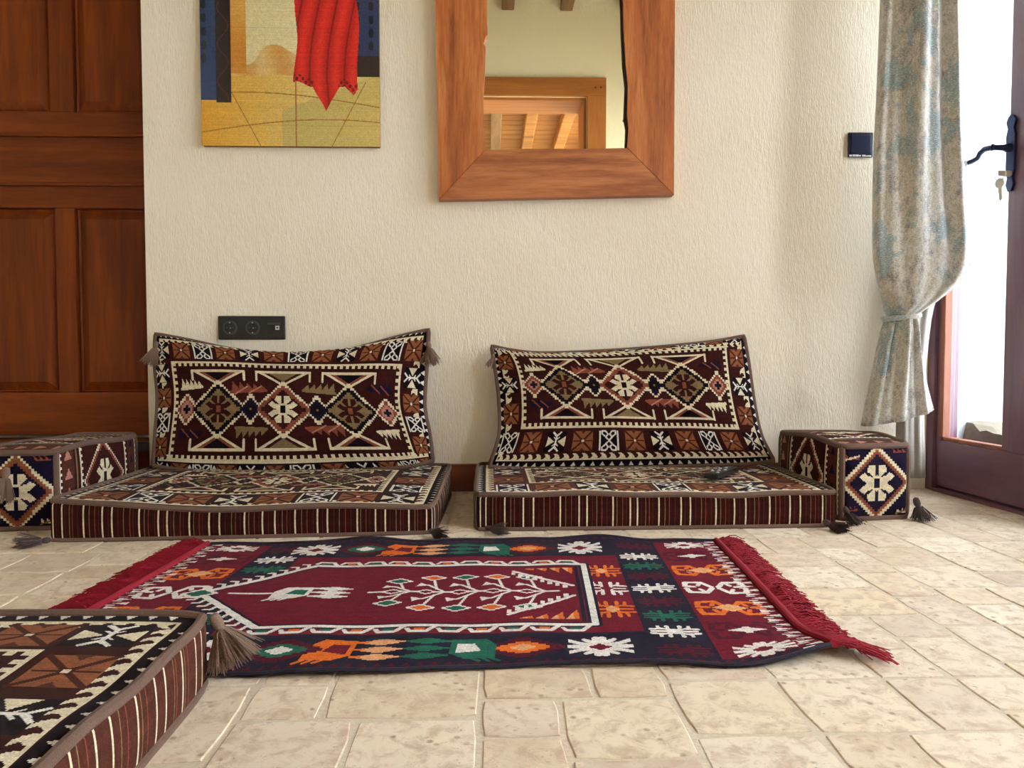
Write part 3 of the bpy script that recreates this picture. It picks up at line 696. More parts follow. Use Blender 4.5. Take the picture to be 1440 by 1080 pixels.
leaf1 = leaf(.037, .452, .062, .338)
leaf2 = leaf(.456, .93, .56, .83); leaf3 = leaf(.934, 1.413, 1.03, 1.31)
# outer jamb, rough stone sill and the plastered reveal outside
W_('outer_post', .0, .006, .062, .088, 0.0, 2.2, 'jamb'); W_('outer_post', 1.42, 1.45, .092, .12, 0.0, 2.2, 'jamb')
bm = bmesh.new(); q = random.Random(4); ns, nn_ = 44, 14; gv = []
for a in range(ns+1):
    for b_ in range(nn_+1):
        s_, n_ = .004+1.44*a/ns, .10+.62*b_/nn_
        gv.append(bm.verts.new(wp(s_, n_, .185+.05*math.exp(-s_/.09)+q.uniform(-.008, .010)-(.2 if b_ in (0, nn_) else 0))))
for a in range(ns):
    for b_ in range(nn_): bm.faces.new([gv[a*(nn_+1)+b_], gv[(a+1)*(nn_+1)+b_], gv[(a+1)*(nn_+1)+b_+1], gv[a*(nn_+1)+b_+1]])
mb = MB(); mb.add_bm(bm); sill = struct(mb.build('trim_4', M['stone']))
struct(MB().box((-.001, .089, 0), (.004, .462, 2.2), wp).build('trim_5', M['plaster_out']))
struct(MB().box((-.06, .46, -.1), (0.0, 1.6, 3.0), wp).build('wall_outer', M['plaster_out']))
struct(MB().box((-1, .46, -.2), (6, 7, -.02), wp).build('ground', M['stone_out']))
# wrought iron lever handle on its long plate
def hz(px, py, n=.0):
    lo, hi = -.2, 1.5
    d = ray(px, py)
    A = WO+WN*n; t = ((A-Vector((0, 0, 0))).dot(WN))/d.dot(WN)
    P = Vector((0, 0, CAMH))+d*t; return (P-WO).dot(WS), P.z
s_h, z_h = hz(1424, 210, .012); 
zt, zb = hz(1427, 160, .012)[1], hz(1427, 268, .012)[1]
prof = [(-.006, zb), (.006, zb), (.015, zb+.02), (.010, zb+.04), (.016, zb+.06), (.017, zt-.06), (.011, zt-.04), (.018, zt-.02), (.010, zt-.006), (0, zt)]
poly = [(a, z) for a, z in prof]+[(-a, z) for a, z in prof[::-1][1:-1]]
hd = MB().prism(poly, .012, .004, lambda s, z, n: wp(s_h+s, n, z)).build('handle', M['iron'], leaf1)
# lever, joined below as a child of the door leaf
mb = MB(); zl = z_h+.004
mb.lathe([(.013, 0), (.013, .012), (.009, .018), (.008, .05), (.010, .056)], wp(s_h, .004, zl), -WN, 14)
pts = [wp(s_h, -.05, zl), wp(s_h-.03, -.052, zl+.003), wp(s_h-.05, -.052, zl-.004), wp(s_h-.06, -.052, zl-.016), wp(s_h-.085, -.052, zl-.020), wp(s_h-.108, -.052, zl-.020), wp(s_h-.128, -.052, zl-.03), wp(s_h-.132, -.052, zl-.046), wp(s_h-.118, -.052, zl-.056), wp(s_h-.106, -.052, zl-.046)]
mb.tube(pts, [.008, .008, .0075, .007, .0075, .007, .006, .0055, .005, .006], 8)
mb.build('lever', M['iron'], leaf1, True)
cyl = MB().lathe([(.009, 0), (.009, .016), (.004, .018)], wp(s_h+.002, .004, zl-.075), -WN, 14).build('lock_cylinder', M['steel'], leaf1, True)
# keys hanging from the lock
kz = zl-.075
key = empty('key', wp(s_h+.002, -.012, kz), 'silver keys on a small ring hanging from the lock of the dark glazed door', 'keys')
def key_mesh(c, name, par, tilt=0, turned=False):
    def f(x, y, a):
        x, y = x*1.35, y*1.2; X_, Z_ = (x*math.cos(tilt)-y*math.sin(tilt), x*math.sin(tilt)+y*math.cos(tilt))
        return c+WS*X_*.9-WN*(a)+Vector((0, 0, Z_)) + WN*X_*.25
    bow = [(.011*math.cos(t_), -.012+.012*math.sin(t_)) for t_ in np.linspace(PI*1.4, PI*1.4-2*PI*.9, 14)]
    poly = bow+[(.0035, -.024), (.0035, -.050), (.001, -.055), (-.0035, -.050), (-.0035, -.045), (-.002, -.043), (-.0035, -.040), (-.0035, -.024)]
    poly = [(.004, -.0235)]+[(.011*math.cos(t_), -.012+.012*math.sin(t_)) for t_ in np.linspace(-PI*.38, PI*1.38, 16)]+[(-.004, -.0235), (-.004, -.036), (-.002, -.038), (-.004, -.041), (-.002, -.044), (-.004, -.047), (-.001, -.055), (.003, -.051)]
    return MB().prism(poly, 0, .002, f).build(name, M['steel'], par)
key_mesh(wp(s_h+.010, -.034, kz-.016), 'hanging_key', key, .1)
mb = MB(); c0 = wp(s_h+.003, -.03, kz)
mb.tube([c0+WN*math.cos(t_)*.014+Vector((0, 0, math.sin(t_)*.014-.008)) for t_ in np.linspace(0, 2*PI, 20)[:-1]], .0011, 6, True); mb.build('ring', M['steel'], key, True)
MB().prism([(-.009, -.008), (.009, -.008), (.011, 0), (.009, .008), (-.009, .008), (-.011, 0)], 0, .002, lambda x, y, a: wp(s_h+.003+a, -.012-.012+x, kz+y)).build('lock_key', M['steel'], key)

# ---- window_1: the second light in the right wall, beside the viewer
win = struct(MB().box((1.75, .05, .45), (2.95, .11, .50), wp, .003).build('window_1', M['french_y']))
for a, b_, z0, z1 in ((1.75, 1.80, .5, 2.2), (2.90, 2.95, .5, 2.2), (2.32, 2.38, .5, 2.15), (1.8, 2.9, 2.15, 2.2)):
    MB().box((a, .05, z0), (b_, .11, z1), wp, .003).build('window_frame', M['french'], win)
MB().box((1.80, .078, .5), (2.32, .082, 2.15), wp).build('glass_pane', M['glass'], win); MB().box((2.38, .078, .5), (2.90, .082, 2.15), wp).build('glass_pane', M['glass'], win)

# ================================================================ SOFT FURNITURE
def tassel(mb, p, down, L=.055, r=.012, n=70, spread=.55, seed=0, head=True, floorz=None, k=3, th=1.0):
    q = random.Random(seed); p = Vector(p); d = Vector(down).normalized(); u = d.orthogonal().normalized(); w = d.cross(u)
    if head: mb.lathe([(.15*r, -.1*r), (.5*r, .1*r), (.68*r, .7*r), (.66*r, 1.3*r), (.48*r, 1.7*r), (.56*r, 1.9*r), (.66*r, 2.3*r)], p, d, 12)
    for i in range(n):
        a = q.uniform(0, 2*PI); rr = r*.75*math.sqrt(q.random()); st = p+d*r*1.9+(u*math.cos(a)+w*math.sin(a))*rr
        dd = (d+(u*math.cos(a)+w*math.sin(a))*spread*(rr/r)*q.uniform(.5, 1.3)).normalized(); l = L*q.uniform(.75, 1.08); pts = [st]
        c = q.uniform(-.25, .25)
        for j in range(1, 4):
            x = st+dd*l*j/3+(u*c+w*q.uniform(-.2, .2))*l*.16*j/3*j/3
            if floorz is not None: x.z = max(x.z, floorz+.0012+q.uniform(0, .004))
            pts.append(x)
        mb.tube(pts, [.0013*th, .0012*th, .0011*th, .0007*th], k, caps=False)
    return mb
def soft_cushion(root, dims, D, ras, pat_mat='kilim', piping_r=.006, pipes=('top', 'bottom'), round_=.03, bulge=(0, 0, 0), cells=None, ends=None, cname='cover'):
    """boxy cushion: unit cube -> rounded, bulged -> D(q) world. ras: {face: Ras}"""
    def P(q):     # q (...,3) in [-1,1]
        q = np.asarray(q, float); x, y, z = q[..., 0], q[..., 1], q[..., 2]
        ax, ay, az = np.abs(x), np.abs(y), np.abs(z)
        f = 1-round_*((ax*ay)**10)-round_*.25*((ay*az)**10+(ax*az)**10)
        X = x*(f); Y_ = y*(f)
        bl = lambda a, b_: (1-a**4)*(1-b_**2)
        X = X+bulge[0]*np.sign(x)*(ax**8)*bl(ay, az); Y_ = Y_+bulge[1]*np.sign(y)*(ay**8)*bl(ax, az); Z = z+bulge[2]*np.sign(z)*(az**8)*(1-ax**4)*(1-ay**4)
        return D(X*dims[0]/2, Y_*dims[1]/2, Z*dims[2]/2)
    faces = {'top': lambda a, b_: (a, b_, 1+0*a), 'bottom': lambda a, b_: (a, -b_, -1+0*a), 'front': lambda a, b_: (a, -1+0*a, b_), 'back': lambda a, b_: (-a, 1+0*a, b_),
             'right': lambda a, b_: (1+0*a, a, b_), 'left': lambda a, b_: (-1+0*a, -a, b_)}
    names = {'top': 'top_panel', 'bottom': 'underside', 'front': 'front_panel', 'back': 'back_panel', 'left': 'side_panel', 'right': 'side_panel'}
    for k, fn in faces.items():
        R = ras[k]; h, w = R.a.shape[:2]
        if k in ('front', 'back', 'left', 'right') and h < 6:
            R.a = np.repeat(R.a, 10, 0); R.h = h*10; h = h*10
        a, b_ = np.meshgrid(np.linspace(-1, 1, w+1), np.linspace(-1, 1, h+1)); x, y, z = fn(a, b_)
        C = R.out() if hasattr(R, 'w') else None
        grid_obj(names[k], P(np.stack([x, y, z], -1)), C, M[pat_mat], root)
    def rim(z, off=0):
        t_ = np.linspace(-1, 1, 30)[:-1]; q = []
        for a in t_: q.append((a, -1, z))
        for a in t_: q.append((1, a, z))
        for a in t_: q.append((-a, 1, z))
        for a in t_: q.append((-1, -a, z))
        return P(np.array(q, float))
    for k in pipes:
        if k in ('top', 'bottom'): MB().tube(rim(1 if k == 'top' else -1), piping_r, 8, True).build('piping', M['piping'], root, True)
        else:
            for sx, sy in ((-1, -1), (1, -1), (1, 1), (-1, 1)):
                MB().tube(P(np.array([(sx, sy, z) for z in np.linspace(-1, 1, 12)], float)), piping_r, 8).build('piping', M['piping'], root, True)
    return P
class Fix:      # stripes raster that is only as high as needed
    pass
def side_ras(length, seed, h=.088, base='mar'):
    r = stripes(int(length/.0038), 10, seed, base); return r

# mattress-like floor cushions: bilinear corners on the floor, thickness T with gentle sag
def floor_cushion(name, label, corners, T, seed, sag=lambda u, v: 0, base='mar', topbase='mar', fieldc='mar', group=None, tassels=()):
    FL, FR, BR, BL = [np.array(c, float) for c in corners]
    ctr = (FL+FR+BR+BL)/4
    root = empty(name, (ctr[0], ctr[1], 0), label, 'cushion', group)
    L = np.linalg.norm(FR-FL); Wd = np.linalg.norm(BL-FL)
    def D(x, y, z):
        u = x/L+.5; v = y/Wd+.5
        p = (FL[None]*((1-u)*(1-v))[..., None].reshape(-1, 1)+FR[None]*(u*(1-v)).reshape(-1, 1)+BR[None]*(u*v).reshape(-1, 1)+BL[None]*((1-u)*v).reshape(-1, 1))
        p = p.reshape(x.shape+(2,)); zz = z+T/2
        zz = zz+sag(u, v)*np.clip(z/T+.5, 0, 1)
        return np.concatenate([p, np.maximum(zz, .0035)[..., None]], -1)
    W, H = int(L/.0038), int(Wd/.0038)
    top = kilim(W, H, 40, 38, W-40, H-38, 26, 29, base=topbase, fieldc=fieldc, first=seed)
    ras = dict(top=top, bottom=Ras(6, 6, 'mar'), front=side_ras(L, seed, base=base), back=side_ras(L, seed+1, base=base), left=side_ras(Wd, seed+2, base=base), right=side_ras(Wd, seed+3, base=base))
    P = soft_cushion(root, (L, Wd, T), D, ras, bulge=(.012, .016, .16), round_=.02, piping_r=.0072)
    for i, (p, d, kw) in enumerate(tassels):
        mb = MB(); tassel(mb, p, d, seed=seed*10+i, **kw); mb.build('tassel', M['tassel' if seed == 3 else 'tassel_d'], root, True)
    return root
c1 = [on_z(64, 763)[:2], on_z(611, 751)[:2], (-.128, 2.545), (-1.10, 2.545)]
floor_cushion('floor_cushion', 'brown kilim floor cushion with striped sides, between the left bolster and the baseboard gap', c1, .092, 1,
              lambda u, v: (-.019+.03*(1-u)**4)*(1-v)**2+.004*np.sin(u*11)*(1-v), group='kilim floor cushions',
              tassels=[(Vector((c1[1][0]-.01, c1[1][1]-.012, .012)), (.5, -.75, -.05), dict(L=.045, r=.011, floorz=0)), (Vector((c1[0][0]+.02, c1[0][1]-.012, .010)), (-.7, -.6, 0), dict(L=.055, r=.011, floorz=0))])
c2 = [on_z(667, 747)[:2], on_z(1181, 741)[:2], (.915, 2.545), (-.045, 2.545)]
floor_cushion('floor_cushion', 'reddish-brown kilim floor cushion with a black remote control lying on it', c2, .096, 2,
              lambda u, v: (.004*np.sin(u*7)+.002*np.sin(u*23+1)-.004)*(1-v), topbase='brn', fieldc='brn', group='kilim floor cushions',
              tassels=[(Vector((c2[1][0]-.05, c2[1][1]-.012, .018)), (.45, -.8, -.2), dict(L=.05, r=.013, floorz=0, n=90)), (Vector((c2[0][0]+.03, c2[0][1]-.012, .012)), (.75, -.6, 0), dict(L=.05, r=.010, floorz=0))])
c3 = [(-1.12, .10), (-.400, .10), (-.392, 1.085), (-1.12, 1.10)]
floor_cushion('floor_cushion', 'kilim floor cushion nearest the viewer, covering the end of the rug, tassel at its corner', c3, .094, 3,
              lambda u, v: .006*v-.004*np.sin(v*9)+.002*np.sin(v*31), base='brn', group='kilim floor cushions',
              tassels=[(Vector((-.392, 1.082, .097)), (.42, .0, -.9), dict(L=.056, r=.013, n=300, spread=.9, th=.75))])

# bolsters: boxy arm rests
def bolster(name, label, corners, T, seed, tassels, group):
    FL, FR, BR, BL = [np.array(c, float) for c in corners]; ctr = (FL+FR+BR+BL)/4
    root = empty(name, (ctr[0], ctr[1], 0), label, 'bolster', group); L = np.linalg.norm(FR-FL); Wd = np.linalg.norm(BL-FL)
    def D(x, y, z):
        u = x/L+.5; v = y/Wd+.5
        p = (FL[None]*((1-u)*(1-v)).reshape(-1, 1)+FR[None]*(u*(1-v)).reshape(-1, 1)+BR[None]*(u*v).reshape(-1, 1)+BL[None]*((1-u)*v).reshape(-1, 1)).reshape(x.shape+(2,))
        return np.concatenate([p, np.maximum(z+T/2+.006*np.sin(v*6+seed)*np.clip(z/T+.5, 0, 1), .004)[..., None]], -1)
    n1, n2, n3 = int(L/.0034), int(T/.0034), int(Wd/.0034)
    def rot(r):
        r.a = np.transpose(r.a, (1, 0, 2)).copy(); r.h, r.w = r.w, r.h; return r
    side = lambda: box_side(n3, n2)
    ras = dict(front=box_end(n1, n2), back=box_end(n1, n2), left=side(), right=side(), top=rot(box_side(n3, n1)), bottom=Ras(6, 6, 'mar'))
    soft_cushion(root, (L, Wd, T), D, ras, bulge=(.06, .015, .06), round_=.05, piping_r=.0085, pipes=('top', 'bottom', 'v'))
    for i, (p, d, kw) in enumerate(tassels): MB_ = MB(); tassel(MB_, p, d, seed=seed*10+i, **kw); MB_.build('tassel', M['tassel' if seed == 6 else 'tassel_d'], root, True)
b1 = [on_z(1183, 733)[:2], on_z(1279, 729)[:2], (1.17, 2.46), (.935, 2.47)]
bolster('bolster', 'boxy kilim bolster with a cream stepped diamond end, beside the curtain and glazed door', b1, .212, 5,
        [(Vector((b1[1][0]+.004, b1[1][1]-.02, .062)), (.25, -.12, -.9), dict(L=.05, r=.014, n=100, spread=.9, floorz=0)), (Vector((b1[0][0]-.005, b1[0][1]-.025, .045)), (.35, -.4, -.8), dict(L=.045, r=.012, floorz=0, spread=.8))], 'kilim bolsters')
b2 = [(-1.335, 2.02), on_z(80, 745)[:2], (-1.135, 2.50), (-1.335, 2.50)]
bolster('bolster', 'boxy kilim bolster with a taupe tassel on its diamond end, beside the wooden door', b2, .205, 6,
        [(Vector((-1.232, 1.982, .172)), (-.12, -.1, -1), dict(L=.062, r=.014, n=130, spread=.5))], 'kilim bolsters')

# back cushions: outline as seen, laid on a plane that leans on the wall
def back_cushion(name, label, edges, Yb, Yt, zb, ras, bulge, tassels, seed, panelfix=None):
    def lift(px, py):     # pixel -> point on the leaning plane
        d = ray(px, py); Zt = zb+.41; n = Vector((0, -(Zt-zb), (Yt-Yb))).normalized(); A = Vector((0, Yb, zb)); O = Vector((0, 0, CAMH))
        t_ = (A-O).dot(n)/d.dot(n); return O+d*t_
    n = Vector((0, -.41, (Yt-Yb))).normalized(); nn = np.array(n)
    def curve(pl, t_):
        pl = np.array(pl, float); s = np.linspace(0, 1, len(pl))
        # smooth (Catmull-Rom) sampling
        k = np.clip((t_*(len(pl)-1)).astype(int), 0, len(pl)-2); f = t_*(len(pl)-1)-k
        p0 = pl[np.maximum(k-1, 0)]; p1 = pl[k]; p2 = pl[k+1]; p3 = pl[np.minimum(k+2, len(pl)-1)]; f = f[..., None]
        return .5*((2*p1)+(-p0+p2)*f+(2*p0-5*p1+4*p2-p3)*f**2+(-p0+3*p1-3*p2+p3)*f**3)
    B, T_, L_, R_ = [[tuple(lift(*p)) for p in edges[k]] for k in 'BTLR']
    ctr = lift(*edges['c']); root = empty(name, (ctr.x, Yb, zb), label, 'cushion', 'kilim back cushions')
    def coons(u, v):
        # straight-sided sheet, the sag of each edge dying out towards the middle
        Bc, Tc, Lc, Rc = curve(B, u), curve(T_, u), curve(L_, v), curve(R_, v); u, v = u[..., None], v[..., None]
        b0, b1, t0, t1 = [np.array(q) for q in (B[0], B[-1], T_[0], T_[-1])]
        return ((1-v)*((1-u)*b0+u*b1)+v*((1-u)*t0+u*t1)+(Tc-(1-u)*t0-u*t1)*v**7+(Bc-(1-u)*b0-u*b1)*(1-v)**4
                +(Lc-(1-v)*b0-v*t0)*(1-u)**2+(Rc-(1-v)*b1-v*t1)*u**2)
    h, w = ras.a.shape[:2]; u, v = np.meshgrid(np.linspace(0, 1, w+1), np.linspace(0, 1, h+1))
    p = coons(u, v); prof = (np.clip(1-np.abs(2*u-1)**2.6, 0, 1)*np.clip(1-np.abs(2*v-1)**2.4, 0, 1))**.62
    wr = .004*np.sin(u*9+v*5+seed)+.003*np.sin(u*23-v*7)
    grid_obj('front_panel', p+nn*(prof*(bulge+wr))[..., None], ras.out(), M['kilim'], root)
    u2, v2 = np.meshgrid(np.linspace(0, 1, 49), np.linspace(0, 1, 25)); pb = coons(u2, v2)
    prof = (np.clip(1-np.abs(2*u2-1)**2.6, 0, 1)*np.clip(1-np.abs(2*v2-1)**2.4, 0, 1))**.62
    q = pb-nn*(prof*.03)[..., None]; q[..., 1] = np.minimum(q[..., 1], WY-.008)
    bk = Ras(48, 24, 'mar2'); q = q[:, ::-1]
    grid_obj('back_panel', q, bk.out(), M['kilim'], root)
    t_ = np.linspace(0, 1, 34)[:-1]; z = 0*t_
    rim = np.concatenate([coons(t_, z), coons(z+1, t_), coons(1-t_, z+1), coons(z, 1-t_)])
    MB().tube(rim, .0078, 8, True).build('piping', M['piping'], root, True)
    for i, (px, d, kw) in enumerate(tassels): mb = MB(); tassel(mb, lift(*px)+n*.012, d, seed=seed+i, **kw); mb.build('tassel', M['tassel'], root, True)
    return root
e1 = dict(T=[(219, 470), (262, 478), (330, 492), (408, 499), (490, 492), (560, 474), (603, 464)], B=[(216, 655), (270, 661), (340, 664), (410, 664), (500, 660), (570, 656), (609, 648)],
          L=[(216, 655), (219, 610), (222, 560), (218, 510), (219, 470)], R=[(609, 648), (604, 610), (597, 570), (600, 515), (603, 464)], c=(410, 580))
r1 = kilim(280, 132, 21, 9, 254, 99, 20, 24, first=0, k=2)
back_cushion('back_cushion', 'kilim back cushion leaning under the black socket strip, tassels at both top corners', e1, 2.44, 2.535, .10, r1, .06,
             [((222, 482), (-.12, -.2, -1), dict(L=.056, r=.0125, n=150, spread=.75)), ((603, 482), (.15, -.25, -1), dict(L=.056, r=.0125, n=150, spread=.75))], 40)
e2 = dict(T=[(692, 487), (720, 493), (760, 497), (830, 495), (920, 489), (1000, 481), (1046, 473)], B=[(688, 656), (740, 658), (820, 657), (900, 656), (980, 654), (1040, 652), (1088, 648)],
          L=[(688, 656), (702, 612), (702, 560), (697, 520), (692, 487)], R=[(1088, 648), (1070, 612), (1060, 565), (1053, 515), (1046, 473)], c=(880, 570))
r2 = kilim(280, 132, 25, 37, 252, 120, 20, 24, first=2, k=2)
back_cushion('back_cushion', 'kilim back cushion leaning on the plain wall below and right of the wooden mirror', e2, 2.43, 2.54, .103, r2, .062, [((694, 500), (-.3, .0, -1), dict(L=.03, r=.008, n=40, spread=.5))], 60)

# ================================================================ RUG
rug = empty('prayer_rug', (-.09, 1.48, 0), 'crimson and navy flat-woven rug with an arched field and red fringes, lying on the tiles', 'rug')
rr = rug_pattern(); hh, ww = rr.a.shape[:2]
def rugP(u, v, off=0.0):     # u 0..1 left to right, v 0..1 near to far
    X_ = -.70+u*1.225; Y_ = 1.108+v*.752; X_ = X_+.062*(Y_-1.483)
    X_ = X_+.030*np.exp(-((u-1)/.05)**2)*np.clip(.2-v, 0, 1)*3
    far = np.clip((v-.75)/.25, 0, 1)**2; near = np.clip((.15-v)/.15, 0, 1)**2
    z = .0035+.013*far*np.maximum(0, np.sin(u*13-2.2))**2*np.clip(np.sin(u*3.14), 0, 1)
    z = z+.002*np.sin(u*21+v*4)**2+near*.004*np.maximum(0, np.sin(u*17+1))+.014*np.exp(-(((u-1)/.06)**2+((v)/.12)**2))
    Y_ = Y_+.026*far*np.exp(-((u-.60)/.24)**2)+.012*near*np.cos(u*9)
    Y_ = Y_+.05*np.clip(1-v/.25, 0, 1)**2*np.clip((u-.86)/.14, 0, 1)**2
    return np.stack([X_, Y_, z+off+0*u], -1)
u, v = np.meshgrid(np.linspace(0, 1, ww+1), np.linspace(0, 1, hh+1))
grid_obj('woven_field', rugP(u, v), rr.out(), M['rug'], rug)
u2, v2 = np.meshgrid(np.linspace(1, 0, 61), np.linspace(0, 1, 31)); grid_obj('underside', rugP(u2, v2, -.0025), Ras(60, 30, 'rnavy').out(), M['rug'], rug)
tt = np.linspace(0, 1, 140)
M['selvedge'] = plain('navy_overcast_yarn', (34, 30, 48), .95, 0, .8, 500)
for vv in (0, 1): MB().tube(rugP(tt, 0*tt+vv, .0005), .0036, 6).build('selvedge', M['selvedge'], rug, True)
for uu, dr in ((1, 1), (0, -1)):
    P_ = rugP(0*tt[::3]+uu, tt[::3], .002)
    P_ = P_+np.array([dr*.005, 0, 0]); mb = MB()
    mb.tube(P_, .0065, 8); mb.tube(P_+np.array([dr*.006, 0, -.002]), .0055, 8); mb.build('edge_band', M['fringe'], rug, True)
    mb = MB(); q = random.Random(3)
    for i in range(800):
        v0 = q.random(); p = Vector(rugP(np.array([float(uu)]), np.array([v0]), .002)[0])+Vector((dr*.010, 0, 0))
        clump = math.sin(v0*95)*.4+math.sin(v0*41)*.3
        L = q.uniform(.044, .068)+(.012 if dr < 0 else 0)+(.022 if v0 < .05 and dr > 0 else 0); a = clump*.5+q.uniform(-.35, .35)-(.25 if dr > 0 else -.1)
        if v0 < .05 and dr > 0: a -= .25
        dirv = Vector((dr*math.cos(a), math.sin(a), 0)); pts = [p]
        for j in range(1, 5):
            x = p+dirv*L*j/4+Vector((0, q.uniform(-.0025, .0025), 0)); h = p.z*(1-j/4)+q.uniform(.0015, .012)*math.sin(j/4*PI*.8)+.0015
            x.z = max(h, .0018); pts.append(x)
        mb.tube(pts, [.0019, .0017, .0015, .0013, .0008], 3, caps=False)
    fo = mb.build('fringe', M['fringe'], rug, True); fo['kind'] = 'stuff'

# ================================================================ ON THE WALLS
# painting on stretched canvas: loose colour fields (ochre ground, pale wall, blue-black sides, a red hanging cloth)
pl, pr, zb_ = -.937, -.361, 1.137; pt = zb_+.86
pw, ph = int((pr-pl)/.003), int((pt-zb_)/.003)
R = Ras(pw, ph, 'cream', 2); fx, fy = R.X/pw, R.Y/ph
def blend(m, c1, c2=None, t_=0):
    c1 = np.array(c1, float)[None, None]; c = c1*(1-t_)+np.array(c2, float)[None, None]*t_ if c2 is not None else c1+0*R.a
    R.a = np.where(m[..., None], c+0*R.a, R.a)
wv = .012*np.sin(fx*19)+.008*np.sin(fy*31+fx*7)
blend(fy > -1, (222, 206, 150), (236, 226, 178), np.clip(fx*1.6-.1, 0, 1)[..., None])
blend(fy < .27+wv*.4, (226, 166, 52), (226, 202, 128), np.clip(fx*1.5, 0, 1)[..., None])
blend((fy < .12+.25*(fx-.4)) & (fx > .45), (190, 176, 108), (214, 190, 110), np.clip(fx, 0, 1)[..., None])
for k in range(2):
    a = (.05, .15)[k]; R.put(np.abs(fy-a-.05*np.sin(fx*2.2+k)) < .0022, (168, 118, 44))
for k in range(3): R.put((np.abs(fx-(.25+.28*k)-(fy-.1)*(k-1)*.8) < .003) & (fy < .24), (168, 118, 44))
blend((fx > .17) & (fx < .56) & (fy > .265+wv*.3) & (fy < .34+wv*2), (214, 160, 84), (228, 194, 128), (.5+.5*np.sin(fx*30+fy*12))[..., None])
blend((fx > .165) & (fx < .255) & (fy > .27), (206, 140, 48), (226, 176, 84), (.5+.5*np.sin(fy*14))[..., None])
blend((fx < .085+.01*wv) & (fy > .17), (46, 66, 108)); blend((fx > .84) & (fy > .26), (44, 60, 98))
hexm = (np.sin(R.X*.42+(R.Y//14 % 2)*3.1)*np.sin(R.Y*.22) > .45)
R.put(hexm & (((fx < .085) & (fy > .3)) | ((fx > .84) & (fy > .36))), (22, 28, 44)); R.put(((fx > .84) & (fy > .26) & (fy < .34)), (44, 34, 30))
blend((fx >= .085) & (fx < .17) & (fy > .16+.0*fx), (34, 26, 26)); R.put((np.abs(np.sin(R.Y*.16)*.03+.125-fx) < .004) & (fy > .17), (86, 44, 34))
# red cloth: a tall draped mass with folds, no figure
dr_l = .54-.04*np.clip(.62-fy, 0, 1)+.01*np.sin(fy*20); dr_r = .86+.06*np.clip(.75-fy, 0, .4)+.01*np.sin(fy*17)
low = .232+.010*np.sin(fx*38)-.11*np.clip(1-np.abs(fx-.70)/.075, 0, 1)-.05*np.clip(1-np.abs(fx-.855)/.05, 0, 1)
mred = (fx > dr_l) & (fx < dr_r) & (fy > low); fold = .5+.5*np.sin(fx*64+np.sin(fy*6)*3.5)
blend(mred, (196, 20, 16), (238, 52, 38), (fold*.85)[..., None]); R.put(mred & (fold < .03), (150, 12, 12))
R.put(mred & (fy < low+.028) & (np.abs(fx-.70) > .07) & (np.sin(fx*190)*np.sin(fy*230) > .1), (116, 20, 14))
R.a = np.clip(R.a+np.random.default_rng(3).normal(0, 7, R.a.shape[:2]+(1,)), 0, 255)
pic = empty('painting', ((pl+pr)/2, WY, zb_), 'unframed canvas painting in red, ochre and dark blue hanging left of the wooden mirror', 'painting')
tilt = 0.003
def cv(x, y, z): return ((x), y, z+(x-pl)*tilt)
gx_, gz_ = np.meshgrid(np.linspace(pl, pr, R.a.shape[1]+1), np.linspace(zb_, pt, R.a.shape[0]+1))
grid_obj('canvas', np.stack([gx_, 0*gx_+WY-.0245, gz_], -1), R.out(), M['canvas'], pic)
bx('stretcher', (pl+.0008, WY-.024, zb_+.0008), (pr-.0008, WY-.001, pt), M['canvas_side'], pic, .002)

# mirror in a live-edge walnut frame
mir = empty('mirror', (.22, WY, .97), 'large mirror in a thick live-edge walnut frame hanging on the plaster wall', 'mirror')
MY = WY-.045
Z = lambda px, py: on_y(px, py, MY)
o_bl, o_br = Z(617, 281), Z(948, 274); o_tl, o_tr = Z(606, -330), Z(951, -335)
i_bl, i_br = Z(682, 211), Z(882, 208); i_tl, i_tr = Z(683, -262), Z(878, -262)
def board(name, poly, mat, dark=None, th=.05):
    mb = MB(); n = len(poly)
    A = [Vector((p.x, MY, p.z)) for p in poly]; c = sum(A, Vector())/n
    for p in A: mb.V.append(p+(c-p).normalized()*.0016)
    for p in A: mb.V.append(Vector((p.x, MY+.003, p.z)))
    for p in A: mb.V.append(Vector((p.x, WY-.004, p.z)))
    mb.F.append(list(range(n)))
    for k in (0, n):
        for i in range(n): mb.F.append([k+i, k+(i+1) % n, k+n+(i+1) % n, k+n+i])
    mb.F.append([2*n+i for i in range(n)][::-1])
    return mb.build(name, mat, mir)
# inner edges are the natural outline of the plank
left_in = [Z(682, 211), Z(681, 190), Z(680, 165), Z(680, 130), Z(682, 100), Z(683, 66), Z(680, 62), Z(683, 52), Z(686, 48), Z(685, 30), Z(685, 0), Z(686, -60), Z(684, -150), Z(687, -262)]
right_in = [Z(882, 208), Z(884, 180), Z(882, 165), Z(883, 120), Z(880, 90), Z(877, 40), Z(876, 0), Z(874, -60), Z(877, -150), Z(875, -262)]
board('left_board', [o_bl]+[left_in[0]]+left_in[1:]+[o_tl], M['frame_wood_z'])
board('right_board', [o_br]+[o_tr]+right_in[::-1], M['frame_wood_z'])
board('bottom_board', [o_bl, o_br, right_in[0], Z(820, 209), Z(740, 209), left_in[0]], M['frame_wood_x'])
board('top_board', [o_tl, left_in[-1], right_in[-1], o_tr], M['frame_wood_x'])
